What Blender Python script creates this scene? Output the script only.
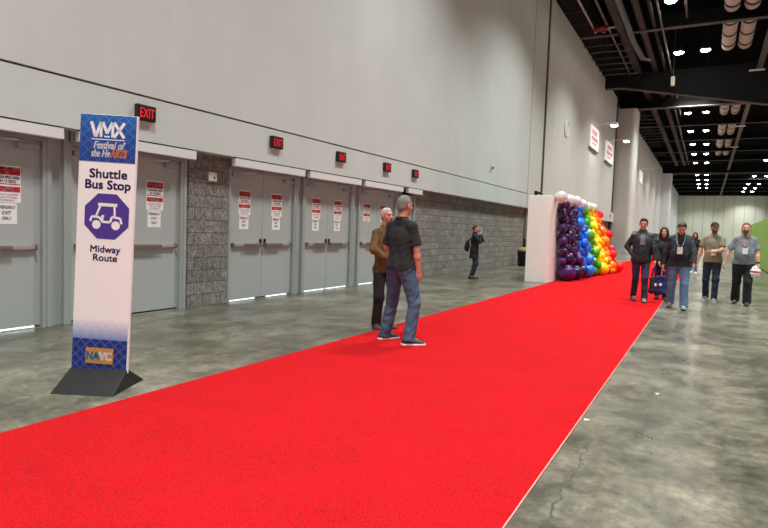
import bpy, math, random
import numpy as np
from mathutils import Vector, Matrix, Euler

# ------------------------------------------------------------------ clear, camera, world, exposure
for _o in list(bpy.data.objects):
    bpy.data.objects.remove(_o)
S = bpy.context.scene
COL = S.collection
rnd = random.Random(11)

CAM_H = 1.40
YAW, PITCH, ROLL, FPX = 0.49808, -0.060905, 0.034973, 590.96
cam_d = bpy.data.cameras.new('camera')
cam = bpy.data.objects.new('camera', cam_d)
COL.objects.link(cam)
fw = Vector((-math.sin(YAW) * math.cos(PITCH), math.cos(YAW) * math.cos(PITCH), math.sin(PITCH)))
r0 = Vector((math.cos(YAW), math.sin(YAW), 0))
u0 = r0.cross(fw)
rt = math.cos(ROLL) * r0 + math.sin(ROLL) * u0
up = -math.sin(ROLL) * r0 + math.cos(ROLL) * u0
cam.matrix_world = Matrix(((rt.x, up.x, -fw.x, 0), (rt.y, up.y, -fw.y, 0), (rt.z, up.z, -fw.z, CAM_H), (0, 0, 0, 1)))
cam_d.sensor_fit = 'HORIZONTAL'
cam_d.sensor_width = 36.0
cam_d.lens = FPX / 768 * 36.0
cam_d.clip_start = 0.05
cam_d.clip_end = 500
S.camera = cam

world = bpy.data.worlds.new('world')
S.world = world
world.use_nodes = True
bg = world.node_tree.nodes['Background']
bg.inputs[0].default_value = (0.95, 1.0, 0.98, 1)
bg.inputs[1].default_value = 0.40
LAMP_W = 570.0
LAMP_GLOW = 42.0

S.view_settings.view_transform = 'Standard'
S.view_settings.look = 'None'
S.view_settings.gamma = 1.0
S.view_settings.use_curve_mapping = False
S.view_settings.exposure = 0.34


# ------------------------------------------------------------------ materials
def lin(c):
    return tuple((x / 255 / 12.92) if x / 255 <= 0.04045 else ((x / 255 + 0.055) / 1.055) ** 2.4 for x in c)


class NT:
    def __init__(s, name):
        s.m = bpy.data.materials.new(name)
        s.m.use_nodes = True
        s.t = s.m.node_tree
        s.b = s.t.nodes['Principled BSDF']

    def n(s, typ, **kw):
        nd = s.t.nodes.new(typ)
        for k, v in kw.items():
            if k in nd.inputs.keys() if isinstance(k, str) else False:
                nd.inputs[k].default_value = v
            else:
                setattr(nd, k, v)
        return nd

    def l(s, a, b):
        s.t.links.new(a, b)

    def coord(s, scale=(1, 1, 1), rot=(0, 0, 0), loc=(0, 0, 0)):
        tc = s.t.nodes.new('ShaderNodeTexCoord')
        mp = s.t.nodes.new('ShaderNodeMapping')
        mp.inputs['Scale'].default_value = scale
        mp.inputs['Rotation'].default_value = rot
        mp.inputs['Location'].default_value = loc
        s.l(tc.outputs['Object'], mp.inputs['Vector'])
        return mp.outputs[0]

    def noise(s, vec, scale, detail=4, rough=0.6):
        nd = s.t.nodes.new('ShaderNodeTexNoise')
        nd.inputs['Scale'].default_value = scale
        nd.inputs['Detail'].default_value = detail
        nd.inputs['Roughness'].default_value = rough
        s.l(vec, nd.inputs['Vector'])
        return nd.outputs['Fac']

    def ramp(s, fac, stops):
        nd = s.t.nodes.new('ShaderNodeValToRGB')
        e = nd.color_ramp.elements
        while len(e) < len(stops):
            e.new(0.5)
        for i, (p, c) in enumerate(stops):
            e[i].position = p
            e[i].color = (*c, 1) if len(c) == 3 else c
        s.l(fac, nd.inputs['Fac'])
        return nd.outputs['Color']

    def mix(s, fac, a, b, mode='MIX'):
        nd = s.t.nodes.new('ShaderNodeMix')
        nd.data_type = 'RGBA'
        nd.blend_type = mode
        for sock, v in ((nd.inputs[0], fac), (nd.inputs[6], a), (nd.inputs[7], b)):
            if hasattr(v, 'links') or isinstance(v, bpy.types.NodeSocket):
                s.l(v, sock)
            else:
                sock.default_value = v if not isinstance(v, tuple) else ((*v, 1) if len(v) == 3 else v)
        return nd.outputs[2]

    def math(s, op, a, b=0.0, clamp=False):
        nd = s.t.nodes.new('ShaderNodeMath')
        nd.operation = op
        nd.use_clamp = clamp
        for i, v in enumerate((a, b)):
            if isinstance(v, bpy.types.NodeSocket):
                s.l(v, nd.inputs[i])
            else:
                nd.inputs[i].default_value = v
        return nd.outputs[0]

    def bump(s, h, strength=0.3, dist=0.02):
        nd = s.t.nodes.new('ShaderNodeBump')
        nd.inputs['Strength'].default_value = strength
        nd.inputs['Distance'].default_value = dist
        s.l(h, nd.inputs['Height'])
        s.l(nd.outputs[0], s.b.inputs['Normal'])

    def base(s, c):
        if isinstance(c, bpy.types.NodeSocket):
            s.l(c, s.b.inputs['Base Color'])
        else:
            s.b.inputs['Base Color'].default_value = (*c, 1)

    def rough(s, r):
        if isinstance(r, bpy.types.NodeSocket):
            s.l(r, s.b.inputs['Roughness'])
        else:
            s.b.inputs['Roughness'].default_value = r


def plain(name, rgb, rough=0.6, metal=0.0, var=0.08, scale=6.0, bump=0.0, spec=0.5, emit=0.0, bscale=None):
    """procedural paint / cloth / metal: colour with a little noise in it"""
    t = NT(name)
    c = lin(rgb)
    v = t.coord()
    f = t.noise(v, scale, 3)
    t.base(t.ramp(f, [(0.25, tuple(x * (1 - var) for x in c)), (0.75, tuple(min(1, x * (1 + var)) for x in c))]))
    t.rough(rough)
    t.b.inputs['Metallic'].default_value = metal
    t.b.inputs['Specular IOR Level'].default_value = spec
    if bump:
        t.bump(t.noise(v, bscale or scale * 12, 3), bump, 0.01)
    if emit:
        t.b.inputs['Emission Color'].default_value = (*c, 1)
        t.b.inputs['Emission Strength'].default_value = emit
    return t.m


def floor_mat():
    t = NT('polished concrete')
    v = t.coord()
    v2 = t.coord(scale=(1.0, 0.35, 1.0))
    big = t.noise(v, 0.55, 5, 0.65)
    mid = t.noise(v, 2.6, 6, 0.7)
    fine = t.noise(v, 14.0, 5, 0.7)
    st = t.noise(v2, 1.3, 6, 0.75)
    c = t.ramp(big, [(0.36, lin((80, 76, 66))), (0.5, lin((104, 99, 86))), (0.64, lin((130, 125, 110)))])
    c = t.mix(0.7, c, t.ramp(mid, [(0.38, (0.28, 0.28, 0.27)), (0.62, (0.72, 0.72, 0.71))]), 'OVERLAY')
    c = t.mix(0.5, c, t.ramp(fine, [(0.38, (0.25, 0.25, 0.25)), (0.62, (0.75, 0.75, 0.75))]), 'OVERLAY')
    c = t.mix(0.8, c, t.ramp(st, [(0.4, (0.3, 0.3, 0.29)), (0.6, (0.7, 0.7, 0.7))]), 'OVERLAY')
    scr = t.noise(t.coord(scale=(6.0, 0.5, 1.0), rot=(0, 0, 0.9)), 2.2, 6, 0.8)
    c = t.mix(t.ramp(scr, [(0.60, (0, 0, 0)), (0.72, (0.4, 0.4, 0.4))]), c, lin((66, 63, 56)))
    # saw-cut slab joints
    sx = t.t.nodes.new('ShaderNodeSeparateXYZ')
    t.l(t.coord(), sx.inputs[0])
    a = t.math('MODULO', t.math('ADD', sx.outputs['Y'], 97.8), 9.1)
    jm = t.math('LESS_THAN', t.math('ABSOLUTE', t.math('SUBTRACT', a, 4.55)), 0.008)
    jm = t.math('MULTIPLY', jm, t.ramp(mid, [(0.4, (0.1,) * 3), (0.6, (0.7,) * 3)]))
    # one short wandering crack beside the carpet
    wv = t.math('MULTIPLY', t.math('SUBTRACT', t.noise(t.coord(), 5.0, 4), 0.5), 0.16)
    cr = t.math('ABSOLUTE', t.math('ADD', t.math('ADD', sx.outputs['X'], 0.61), wv))
    cr = t.math('LESS_THAN', cr, 0.006)
    cr = t.math('MULTIPLY', cr, t.math('LESS_THAN', t.math('ABSOLUTE', t.math('SUBTRACT', sx.outputs['Y'], 3.5)), 0.65))
    cr = t.math('MULTIPLY', cr, t.ramp(fine, [(0.4, (0.2,) * 3), (0.55, (0.8,) * 3)]))
    c = t.mix(t.math('MAXIMUM', jm, cr), c, lin((56, 53, 48)))
    t.base(c)
    t.rough(t.math('ADD', t.math('MULTIPLY', mid, 0.6), 0.06))
    cw = t.ramp(st, [(0.4, (0.15,) * 3), (0.6, (0.6,) * 3)])
    t.l(cw, t.b.inputs['Coat Weight'])
    t.b.inputs['Coat Roughness'].default_value = 0.19
    t.b.inputs['Specular IOR Level'].default_value = 0.55
    t.bump(t.math('ADD', t.math('MULTIPLY', fine, 0.5), mid), 0.05, 0.02)
    return t.m


def carpet_mat():
    t = NT('red carpet pile')
    v = t.coord()
    f = t.noise(v, 95, 4, 0.8)
    g = t.noise(v, 1.7, 4, 0.6)
    k = t.noise(v, 22, 5, 0.8)
    c = t.ramp(f, [(0.38, lin((140, 0, 8))), (0.5, lin((205, 0, 14))), (0.63, lin((236, 3, 22)))])
    c = t.mix(t.ramp(k, [(0.54, (0, 0, 0)), (0.70, (0.6, 0.6, 0.6))]), c, lin((140, 0, 8)))
    c = t.mix(t.ramp(g, [(0.35, (0, 0, 0)), (0.75, (0.3, 0.3, 0.3))]), c, lin((236, 3, 22)))
    t.base(c)
    t.rough(0.95)
    t.b.inputs['Specular IOR Level'].default_value = 0.06
    t.b.inputs['Sheen Weight'].default_value = 0.1
    t.b.inputs['Sheen Roughness'].default_value = 0.6
    t.b.inputs['Sheen Tint'].default_value = (1, 0.35, 0.35, 1)
    t.bump(t.math('ADD', f, t.math('MULTIPLY', k, 1.0)), 0.8, 0.02)
    return t.m


def block_mat():
    t = NT('split face concrete block')
    tc = t.t.nodes.new('ShaderNodeTexCoord')
    sx = t.t.nodes.new('ShaderNodeSeparateXYZ')
    t.l(tc.outputs['Object'], sx.inputs[0])
    cb = t.t.nodes.new('ShaderNodeCombineXYZ')
    t.l(sx.outputs['Y'], cb.inputs[0])
    t.l(sx.outputs['Z'], cb.inputs[1])
    br = t.t.nodes.new('ShaderNodeTexBrick')
    br.inputs['Scale'].default_value = 1.0
    br.inputs['Brick Width'].default_value = 0.406
    br.inputs['Row Height'].default_value = 0.2032
    br.inputs['Mortar Size'].default_value = 0.006
    br.inputs['Mortar Smooth'].default_value = 0.3
    br.inputs['Color1'].default_value = (*lin((162, 157, 150)), 1)
    br.inputs['Color2'].default_value = (*lin((142, 137, 130)), 1)
    br.inputs['Mortar'].default_value = (*lin((96, 93, 88)), 1)
    t.l(cb.outputs[0], br.inputs['Vector'])
    v = t.coord()
    f = t.noise(v, 22, 6, 0.8)
    g = t.noise(v, 11, 5, 0.75)
    c = t.mix(0.6, br.outputs['Color'], t.ramp(f, [(0.36, (0.15, 0.145, 0.14)), (0.64, (0.85, 0.85, 0.84))]), 'OVERLAY')
    c = t.mix(0.6, c, t.ramp(g, [(0.3, (0.3, 0.3, 0.3)), (0.7, (0.7, 0.7, 0.7))]), 'OVERLAY')
    t.base(c)
    t.rough(0.9)
    h = t.math('ADD', t.math('MULTIPLY', g, 0.9), t.math('MULTIPLY', f, 0.6))
    h = t.math('SUBTRACT', h, t.math('MULTIPLY', br.outputs['Fac'], 0.8))
    t.bump(h, 1.0, 0.06)
    return t.m


def wall_mat(name, rgb, var=0.05):
    t = NT(name)
    v = t.coord()
    big = t.noise(v, 0.35, 4, 0.6)
    streak = t.noise(t.coord(scale=(1, 1.4, 0.12)), 1.0, 4, 0.6)
    fine = t.noise(v, 90, 3, 0.6)
    c = lin(rgb)
    col = t.ramp(big, [(0.3, tuple(x * (1 - var) for x in c)), (0.7, tuple(x * (1 + var) for x in c))])
    col = t.mix(0.18, col, t.ramp(streak, [(0.3, (0.38, 0.38, 0.38)), (0.7, (0.62, 0.62, 0.62))]), 'OVERLAY')
    t.base(col)
    t.rough(0.75)
    t.b.inputs['Specular IOR Level'].default_value = 0.3
    t.bump(fine, 0.06, 0.01)
    return t.m


def sign_face_mat():
    """printed sign face: blue header, white body, pattern fading into a blue foot (local x,z in metres)"""
    t = NT('printed sign face')
    tc = t.t.nodes.new('ShaderNodeTexCoord')
    sx = t.t.nodes.new('ShaderNodeSeparateXYZ')
    t.l(tc.outputs['Object'], sx.inputs[0])
    x, z = sx.outputs['X'], sx.outputs['Z']
    mp = t.t.nodes.new('ShaderNodeMapping')
    t.l(tc.outputs['Object'], mp.inputs['Vector'])
    mp.inputs['Rotation'].default_value = (0, math.radians(45), 0)
    s2 = t.t.nodes.new('ShaderNodeSeparateXYZ')
    t.l(mp.outputs[0], s2.inputs[0])
    lat = None
    for ax in ('X', 'Z'):
        a = t.math('ADD', s2.outputs[ax], 10.02)
        a = t.math('MODULO', a, 0.058)
        a = t.math('SUBTRACT', a, 0.029)
        a = t.math('ABSOLUTE', a)
        a = t.math('LESS_THAN', a, 0.0045)
        lat = a if lat is None else t.math('MAXIMUM', lat, a)
    zr = t.math('DIVIDE', z, 2.4)
    body = t.ramp(zr, [(0.0, lin((30, 36, 120))), (0.165, lin((30, 38, 124))), (0.1655, lin((120, 130, 190))),
                       (0.235, lin((248, 243, 243))), (0.7725, lin((250, 246, 246))), (0.7735, lin((22, 54, 138))), (0.86, lin((24, 70, 160))), (1.0, lin((28, 124, 206)))])
    ld = t.ramp(zr, [(0.0, (0.18,) * 3), (0.165, (0.18,) * 3), (0.17, (0.5,) * 3), (0.25, (0.0,) * 3), (0.772, (0.0,) * 3), (0.774, (0.12,) * 3), (1.0, (0.3,) * 3)])
    c = t.mix(t.math('MULTIPLY', lat, ld), body, lin((120, 190, 236)))
    t.base(c)
    t.rough(0.5)
    return t.m


def balloon_mat(name, rgb, rough=0.16):
    t = NT(name)
    v = t.coord()
    c = lin(rgb)
    f = t.noise(v, 1.2, 2)
    t.base(t.ramp(f, [(0.3, tuple(x * 0.92 for x in c)), (0.7, tuple(min(1, x * 1.08) for x in c))]))
    t.rough(rough)
    t.b.inputs['Subsurface Weight'].default_value = 0.0
    t.b.inputs['Specular IOR Level'].default_value = 0.5
    return t.m


M = {}
M['floor'] = floor_mat()
M['carpet'] = carpet_mat()
M['block'] = block_mat()
M['wall'] = wall_mat('grey painted wall panel', (205, 208, 205))
M['wall_low'] = wall_mat('pale header wall', (205, 210, 207))
M['joint'] = plain('dark joint', (84, 81, 76), 0.9)
M['joint_dark'] = plain('dark wall joint filler', (50, 49, 46), 0.9)
M['airwall'] = wall_mat('pale movable wall panel', (206, 206, 190))
M['recess'] = plain('soffit grey', (120, 116, 112), 0.8)
M['door'] = plain('grey door paint', (172, 175, 174), 0.5, var=0.03, scale=2)
M['frame'] = plain('grey steel frame paint', (158, 162, 161), 0.45, var=0.03)
M['steel'] = plain('brushed aluminium bar', (196, 184, 178), 0.35, 0.6, var=0.05, scale=20)
M['darkbar'] = plain('dark bronze pad', (132, 112, 104), 0.45, 0.3)
M['header'] = plain('white metal housing', (226, 226, 226), 0.45, var=0.03)
M['black'] = plain('black plastic', (26, 26, 27), 0.5)
M['exitred'] = plain('lit red letters', (226, 26, 38), 0.5, emit=0.5)
M['exitface'] = plain('dark red exit lens', (48, 8, 10), 0.4)
M['daylight'] = plain('daylight under the door', (240, 250, 248), 0.5, emit=0.9)
M['paper'] = plain('white paper notice', (240, 236, 236), 0.6, var=0.02)
M['noticered'] = plain('red notice print', (200, 20, 40), 0.6)
M['noticetext'] = plain('dark red small print', (150, 60, 70), 0.6)
M['ivory'] = plain('ivory plastic', (236, 232, 220), 0.5)
M['signface'] = sign_face_mat()
M['signedge'] = plain('white sign edge', (238, 234, 236), 0.5, var=0.02)
M['signbase'] = plain('matt black sign foot', (20, 20, 21), 0.55, bump=0.05)
M['navy'] = plain('navy print', (52, 38, 110), 0.5, var=0.03)
M['violet'] = plain('violet emblem', (78, 52, 150), 0.5, var=0.03)
M['white'] = plain('white print', (248, 246, 248), 0.5, var=0.01)
M['orange_print'] = plain('orange print', (244, 140, 40), 0.5, var=0.03)
M['bronze'] = plain('ochre plate', (196, 138, 62), 0.5)
M['cyan'] = plain('cyan print', (20, 140, 186), 0.5)
M['deck'] = plain('black roof deck', (3, 3, 4), 1.0, spec=0.05, var=0.3, scale=0.4)
M['beam'] = plain('black painted steel', (9, 9, 11), 0.8, spec=0.15, var=0.15)
M['girder'] = plain('dark grey girder plate', (24, 26, 29), 0.8, spec=0.2, var=0.08, scale=0.5)
M['flange'] = plain('pale beam flange', (84, 82, 80), 0.7)  # paler grey than the beam webs; lower flanges and some thin pipes
M['pipe'] = plain('grey conduit', (104, 106, 106), 0.5, 0.3)
M['pipe_dark'] = plain('dark conduit', (22, 22, 23), 0.6)
M['greybeam'] = plain('grey longitudinal beam', (76, 74, 75), 0.6)
M['tube'] = plain('off white fabric tube', (190, 180, 174), 0.8, var=0.05, scale=3)
M['strap'] = plain('dark strap', (40, 36, 36), 0.7)
M['lamp'] = plain('lamp housing', (40, 40, 42), 0.5)
M['lens'] = plain('lit lamp lens', (255, 250, 240), 0.5, emit=LAMP_GLOW, var=0.0)
M['redpaint'] = plain('red valve paint', (150, 40, 40), 0.5)
M['green'] = plain('green partition panel', (118, 168, 62), 0.55, var=0.06, scale=0.6)
M['box'] = plain('white painted partition', (250, 246, 242), 0.6, var=0.02)
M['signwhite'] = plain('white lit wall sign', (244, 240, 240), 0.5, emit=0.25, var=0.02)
M['signred'] = plain('faded red print', (196, 110, 116), 0.6)
M['edge'] = plain('pale carpet binding', (200, 140, 130), 0.8)
M['skin'] = plain('skin', (218, 164, 142), 0.5, var=0.08, scale=25, spec=0.35)
M['skin_red'] = plain('ruddy skin', (206, 138, 118), 0.5, var=0.1, scale=25, spec=0.35)
M['skin_tan'] = plain('tan skin', (202, 146, 120), 0.5, var=0.1, scale=25, spec=0.35)
M['hair_grey'] = plain('grey hair', (128, 122, 118), 0.7, var=0.5, scale=60, bump=0.6)
M['hair_white'] = plain('silver hair', (196, 188, 182), 0.7, var=0.25, scale=60, bump=0.6)
M['hair_dark'] = plain('dark brown hair', (40, 30, 26), 0.55, var=0.3, scale=60, bump=0.5)
M['hair_brown'] = plain('brown hair', (92, 66, 50), 0.6, var=0.3, scale=60, bump=0.5)
M['hair_auburn'] = plain('reddish brown hair', (110, 64, 46), 0.6, var=0.3, scale=60, bump=0.5)
M['eye'] = plain('eye', (84, 62, 54), 0.2)
M['lip'] = plain('lip', (164, 84, 78), 0.5)
M['polo_black'] = plain('black knit shirt', (34, 35, 37), 0.85, var=0.15, scale=9, bump=0.15)
M['jeans_mid'] = plain('mid blue denim', (70, 92, 118), 0.85, var=0.35, scale=5, bump=0.2)
M['jeans_light'] = plain('faded blue denim', (92, 122, 154), 0.85, var=0.3, scale=5, bump=0.2)
M['jeans_dark'] = plain('dark blue denim', (36, 46, 66), 0.85, var=0.3, scale=5, bump=0.2)
M['trousers_black'] = plain('black trousers', (24, 24, 28), 0.85, var=0.2)
M['leather'] = plain('black leather', (38, 39, 42), 0.42, var=0.2, scale=7, bump=0.12)
M['coat_black'] = plain('black cloth coat', (24, 24, 27), 0.85, var=0.2)
M['jacket_navy'] = plain('dark charcoal jacket', (32, 36, 44), 0.75, var=0.25)
M['brown_cloth'] = plain('brown corduroy jacket', (108, 76, 42), 0.85, var=0.35, scale=12, bump=0.3)
M['tan_tee'] = plain('khaki tee', (138, 122, 98), 0.85, var=0.15, scale=6, bump=0.1)
M['grey_polo'] = plain('blue grey polo', (118, 125, 134), 0.85, var=0.12, scale=7, bump=0.1)
M['shoe_dark'] = plain('charcoal shoe', (50, 50, 52), 0.6, var=0.2)
M['shoe_brown'] = plain('brown shoe', (86, 62, 44), 0.5)
M['shoe_grey'] = plain('grey shoe', (128, 124, 118), 0.6)
M['sole_white'] = plain('white sole', (226, 222, 220), 0.6)
M['sole_black'] = plain('black sole', (20, 20, 20), 0.6)
M['grey_shirt'] = plain('grey knit shirt', (120, 120, 122), 0.85)
M['cap'] = plain('black cap cloth', (34, 32, 30), 0.8)
M['card'] = plain('white badge card', (240, 240, 238), 0.5, var=0.01)
M['lanyard_pink'] = plain('crimson lanyard', (172, 60, 84), 0.7)
M['lanyard_blue'] = plain('blue grey lanyard', (120, 140, 160), 0.7)
M['bag_blue'] = plain('royal blue bag cloth', (22, 38, 104), 0.7, var=0.2)
M['bag_navy'] = plain('navy purple bag cloth', (30, 22, 54), 0.7, var=0.2)
M['purple_handle'] = plain('purple strap', (110, 40, 130), 0.7)
M['bag_white'] = plain('white plastic bag', (236, 226, 228), 0.4)
M['bag_red'] = plain('red bag print', (206, 70, 84), 0.5)
M['metal_dark'] = plain('dark metal', (40, 40, 42), 0.4, 0.6)
M['lidyellow'] = plain('dull yellow cap', (170, 160, 96), 0.6)

BALLOON = {
    'white': balloon_mat('white balloon', (222, 218, 216)),
    'purple': balloon_mat('purple balloon', (44, 16, 72)),
    'violet': balloon_mat('light purple balloon', (70, 28, 100)),
    'blue': balloon_mat('blue balloon', (18, 104, 222)),
    'sky': balloon_mat('bright blue balloon', (36, 134, 244)),
    'green': balloon_mat('green balloon', (66, 172, 28)),
    'dkgreen': balloon_mat('dark green balloon', (36, 128, 34)),
    'yellow': balloon_mat('yellow balloon', (252, 214, 8)),
    'orange': balloon_mat('orange balloon', (252, 138, 14)),
    'red': balloon_mat('red balloon', (234, 22, 36)),
}


# ------------------------------------------------------------------ mesh helpers
class MB:
    """collects shapes; build() links them as ONE mesh object"""
    def __init__(s):
        s.v, s.f = [], []

    def add(s, vs, fs):
        o = len(s.v)
        s.v += [tuple(v) for v in vs]
        s.f += [tuple(i + o for i in f) for f in fs]
        return s

    def box(s, x0, x1, y0, y1, z0, z1):
        vs = [(x, y, z) for z in (z0, z1) for y in (y0, y1) for x in (x0, x1)]
        return s.add(vs, [(0, 2, 3, 1), (4, 5, 7, 6), (0, 1, 5, 4), (2, 6, 7, 3), (0, 4, 6, 2), (1, 3, 7, 5)])

    def tube(s, pts, r, n=8, caps=True):
        pts = [Vector(p) for p in pts]
        rs = r if isinstance(r, (list, tuple)) else [r] * len(pts)
        vs, fs = [], []
        ref = None
        for i, p in enumerate(pts):
            t = (pts[min(i + 1, len(pts) - 1)] - pts[max(i - 1, 0)]).normalized()
            if ref is None:
                ref = Vector((0, 0, 1)) if abs(t.z) < 0.9 else Vector((1, 0, 0))
            a = (ref - t * ref.dot(t)).normalized()
            ref = a
            b = t.cross(a)
            for k in range(n):
                w = 2 * math.pi * k / n
                vs.append(p + (a * math.cos(w) + b * math.sin(w)) * rs[i])
        for i in range(len(pts) - 1):
            for k in range(n):
                fs.append((i * n + k, i * n + (k + 1) % n, (i + 1) * n + (k + 1) % n, (i + 1) * n + k))
        if caps:
            fs.append(tuple(range(n - 1, -1, -1)))
            fs.append(tuple((len(pts) - 1) * n + k for k in range(n)))
        return s.add(vs, fs)

    def prism(s, poly, o, u, w, n, t):
        """polygon (list of 2d pts, counter-clockwise seen from +n) in plane o+u*a+w*b, thickness t along -n"""
        o, u, w, n = Vector(o), Vector(u), Vector(w), Vector(n)
        k = len(poly)
        vs = [o + u * a + w * b for a, b in poly] + [o + u * a + w * b - n * t for a, b in poly]
        fs = [tuple(range(k)), tuple(range(2 * k - 1, k - 1, -1))]
        for i in range(k):
            j = (i + 1) % k
            fs.append((i, i + k, j + k, j))
        return s.add(vs, fs)

    def lathe(s, prof, c=(0, 0, 0), ax=(0, 0, 1), n=20):
        c, ax = Vector(c), Vector(ax).normalized()
        a = ax.orthogonal().normalized()
        b = ax.cross(a)
        vs, fs = [], []
        for r, z in prof:
            for k in range(n):
                w = 2 * math.pi * k / n
                vs.append(c + ax * z + (a * math.cos(w) + b * math.sin(w)) * r)
        for i in range(len(prof) - 1):
            for k in range(n):
                fs.append((i * n + k, i * n + (k + 1) % n, (i + 1) * n + (k + 1) % n, (i + 1) * n + k))
        fs.append(tuple(range(n - 1, -1, -1)))
        fs.append(tuple((len(prof) - 1) * n + k for k in range(n)))
        return s.add(vs, fs)

    def ball(s, c, r, n=14, m=9):
        rx, ry, rz = r if isinstance(r, (tuple, list)) else (r, r, r)
        vs, fs = [(c[0], c[1], c[2] - rz)], []
        for i in range(1, m):
            a = math.pi * i / m
            for k in range(n):
                w = 2 * math.pi * k / n
                vs.append((c[0] + rx * math.sin(a) * math.cos(w), c[1] + ry * math.sin(a) * math.sin(w), c[2] - rz * math.cos(a)))
        vs.append((c[0], c[1], c[2] + rz))
        for k in range(n):
            fs.append((0, 1 + (k + 1) % n, 1 + k))
            fs.append((len(vs) - 1, 1 + (m - 2) * n + k, 1 + (m - 2) * n + (k + 1) % n))
        for i in range(m - 2):
            for k in range(n):
                fs.append((1 + i * n + k, 1 + i * n + (k + 1) % n, 1 + (i + 1) * n + (k + 1) % n, 1 + (i + 1) * n + k))
        return s.add(vs, fs)

    def build(s, name, mat, parent=None, smooth=False, bevel=0.0, xf=None):
        me = bpy.data.meshes.new(name)
        vs = s.v if xf is None else [tuple(xf @ Vector(v)) for v in s.v]
        me.from_pydata(vs, [], s.f)
        me.materials.append(mat)
        if smooth:
            for p in me.polygons:
                p.use_smooth = True
        me.update()
        o = bpy.data.objects.new(name, me)
        COL.objects.link(o)
        if parent is not None:
            o.parent = parent
        if bevel:
            b = o.modifiers.new('bevel', 'BEVEL')
            b.width = bevel
            b.segments = 2
            b.limit_method = 'ANGLE'
        return o


def tag(o, label=None, cat=None, group=None, kind=None):
    if label:
        o['label'] = label
    if cat:
        o['category'] = cat
    if group:
        o['group'] = group
    if kind:
        o['kind'] = kind
    return o


def thing(name, label, cat, loc=(0, 0, 0), rz=0.0, group=None, kind=None):
    o = bpy.data.objects.new(name, None)
    COL.objects.link(o)
    o.location = loc
    o.rotation_euler = (0, 0, rz)
    o.empty_display_size = 0.2
    return tag(o, label, cat, group, kind)


def struct(name, mb, mat, parent=None, **kw):
    o = mb.build(name, mat, parent, **kw)
    if parent is None:
        o['kind'] = 'structure'
    return o


def copy_tree(o, parent=None):
    c = o.copy()
    COL.objects.link(c)
    if parent is not None:
        c.parent = parent
    for ch in list(o.children):
        copy_tree(ch, c)
    return c


def text_geo(txt, size, off=0.0, width=None, shear=0.0, space=1.0):
    """text as verts/faces in the xy plane, centred in x, baseline y=0; width forces the total width"""
    cu = bpy.data.curves.new('txt', 'FONT')
    cu.body = txt
    cu.size = size
    cu.offset = off
    cu.shear = shear
    cu.space_character = space
    cu.resolution_u = 3
    cu.fill_mode = 'FRONT'
    ob = bpy.data.objects.new('txt', cu)
    me = bpy.data.meshes.new_from_object(ob)
    vs = [(v.co.x, v.co.y) for v in me.vertices]
    fs = [tuple(p.vertices) for p in me.polygons]
    bpy.data.objects.remove(ob)
    bpy.data.curves.remove(cu)
    bpy.data.meshes.remove(me)
    if not vs:
        return [], []
    x0, x1 = min(v[0] for v in vs), max(v[0] for v in vs)
    k = 1.0 if width is None else width / max(1e-6, x1 - x0)
    return [((x - (x0 + x1) / 2) * k, y) for x, y in vs], fs


class LINES:
    """each line of print becomes a part of its own"""
    def __init__(s, parent):
        s.p, s.q = parent, []

    def add(s, vs, fs):
        s.q.append((vs, fs))

    def build(s, name, mat, parent):
        groups = s.q
        for i, (vs, fs) in enumerate(groups):
            MB().add(vs, fs).build(name, mat, parent)


def put_text(mb, txt, size, o, u, w, off=0.0, width=None, shear=0.0, space=1.0):
    vs, fs = text_geo(txt, size, 0.0, width, shear, space)
    o, u, w = Vector(o), Vector(u), Vector(w)
    V, Fc = [], []
    for da, db in ([(0, 0)] if not off else [(-off, -off), (off, -off), (0, 0), (-off, off), (off, off)]):
        Fc += [tuple(i + len(V) for i in f) for f in fs]
        V += [o + u * (a + da) + w * (b + db) for a, b in vs]
    mb.add(V, Fc)


# ------------------------------------------------------------------ the setting
XU = -7.0      # face of the upper wall
XL = -7.25     # face of the recessed lower wall
struct('floor', MB().box(-8, 45, -14, 172, -0.2, 0.0), M['floor'])
struct('ceiling', MB().box(-8.5, 45, -14, 172, 15.5, 15.8), M['deck'])

# upper wall, cut into panels by the reveal and the joints
YA, YB, YC, YD = -12.0, 25.72, 28.0, 51.9
struct('wall_left', MB().box(-7.5, XU, YA, YB, 3.132, 12.5), M['wall'])
struct('wall_left', MB().box(-7.5, XU, YA, 170, 12.5, 15.5), M['beam'])
struct('wall_left', MB().box(-7.5, XU, YA, YB, 2.5, 3.102), M['wall_low'])
struct('wall_left', MB().box(-7.5, XU, YB + 0.07, YC, 2.5, 12.5), M['wall'])
struct('wall_left', MB().box(-7.5, XU, YC + 0.42, YD - 0.7, 3.3, 12.5), M['wall'])
struct('wall_left', MB().box(-7.45, XU + 0.12, YC + 0.42, YD, 2.55, 3.28), M['wall_low'])
struct('trim_1', MB().box(-7.45, XU - 0.04, YA, YB, 3.08, 3.15), M['joint'])
struct('trim_2', MB().box(-7.45, XU - 0.008, YB - 0.0, YB + 0.07, 2.5, 12.5), M['joint'])
struct('trim_3', MB().box(-7.45, XU - 0.012, YC, YC + 0.42, 0, 12.5), M['joint_dark'])
ys = [54.3, 63, 72, 83, 94, 105.8]
for a, b in zip(ys[:-1], ys[1:]):
    struct('wall_left', MB().box(-7.5, XU, a + 0.15, b, 2.5, 12.5), M['wall'])
    struct('wall_left', MB().box(-7.45, XU + 0.25, a + 0.15, b, 2.0, 2.5), M['wall_low'])
ys = [108.3, 122, 136, 150, 170]
for a, b in zip(ys[:-1], ys[1:]):
    struct('wall_left', MB().box(-7.5, XU, a + 0.15, b, 0, 12.5), M['wall'])
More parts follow.
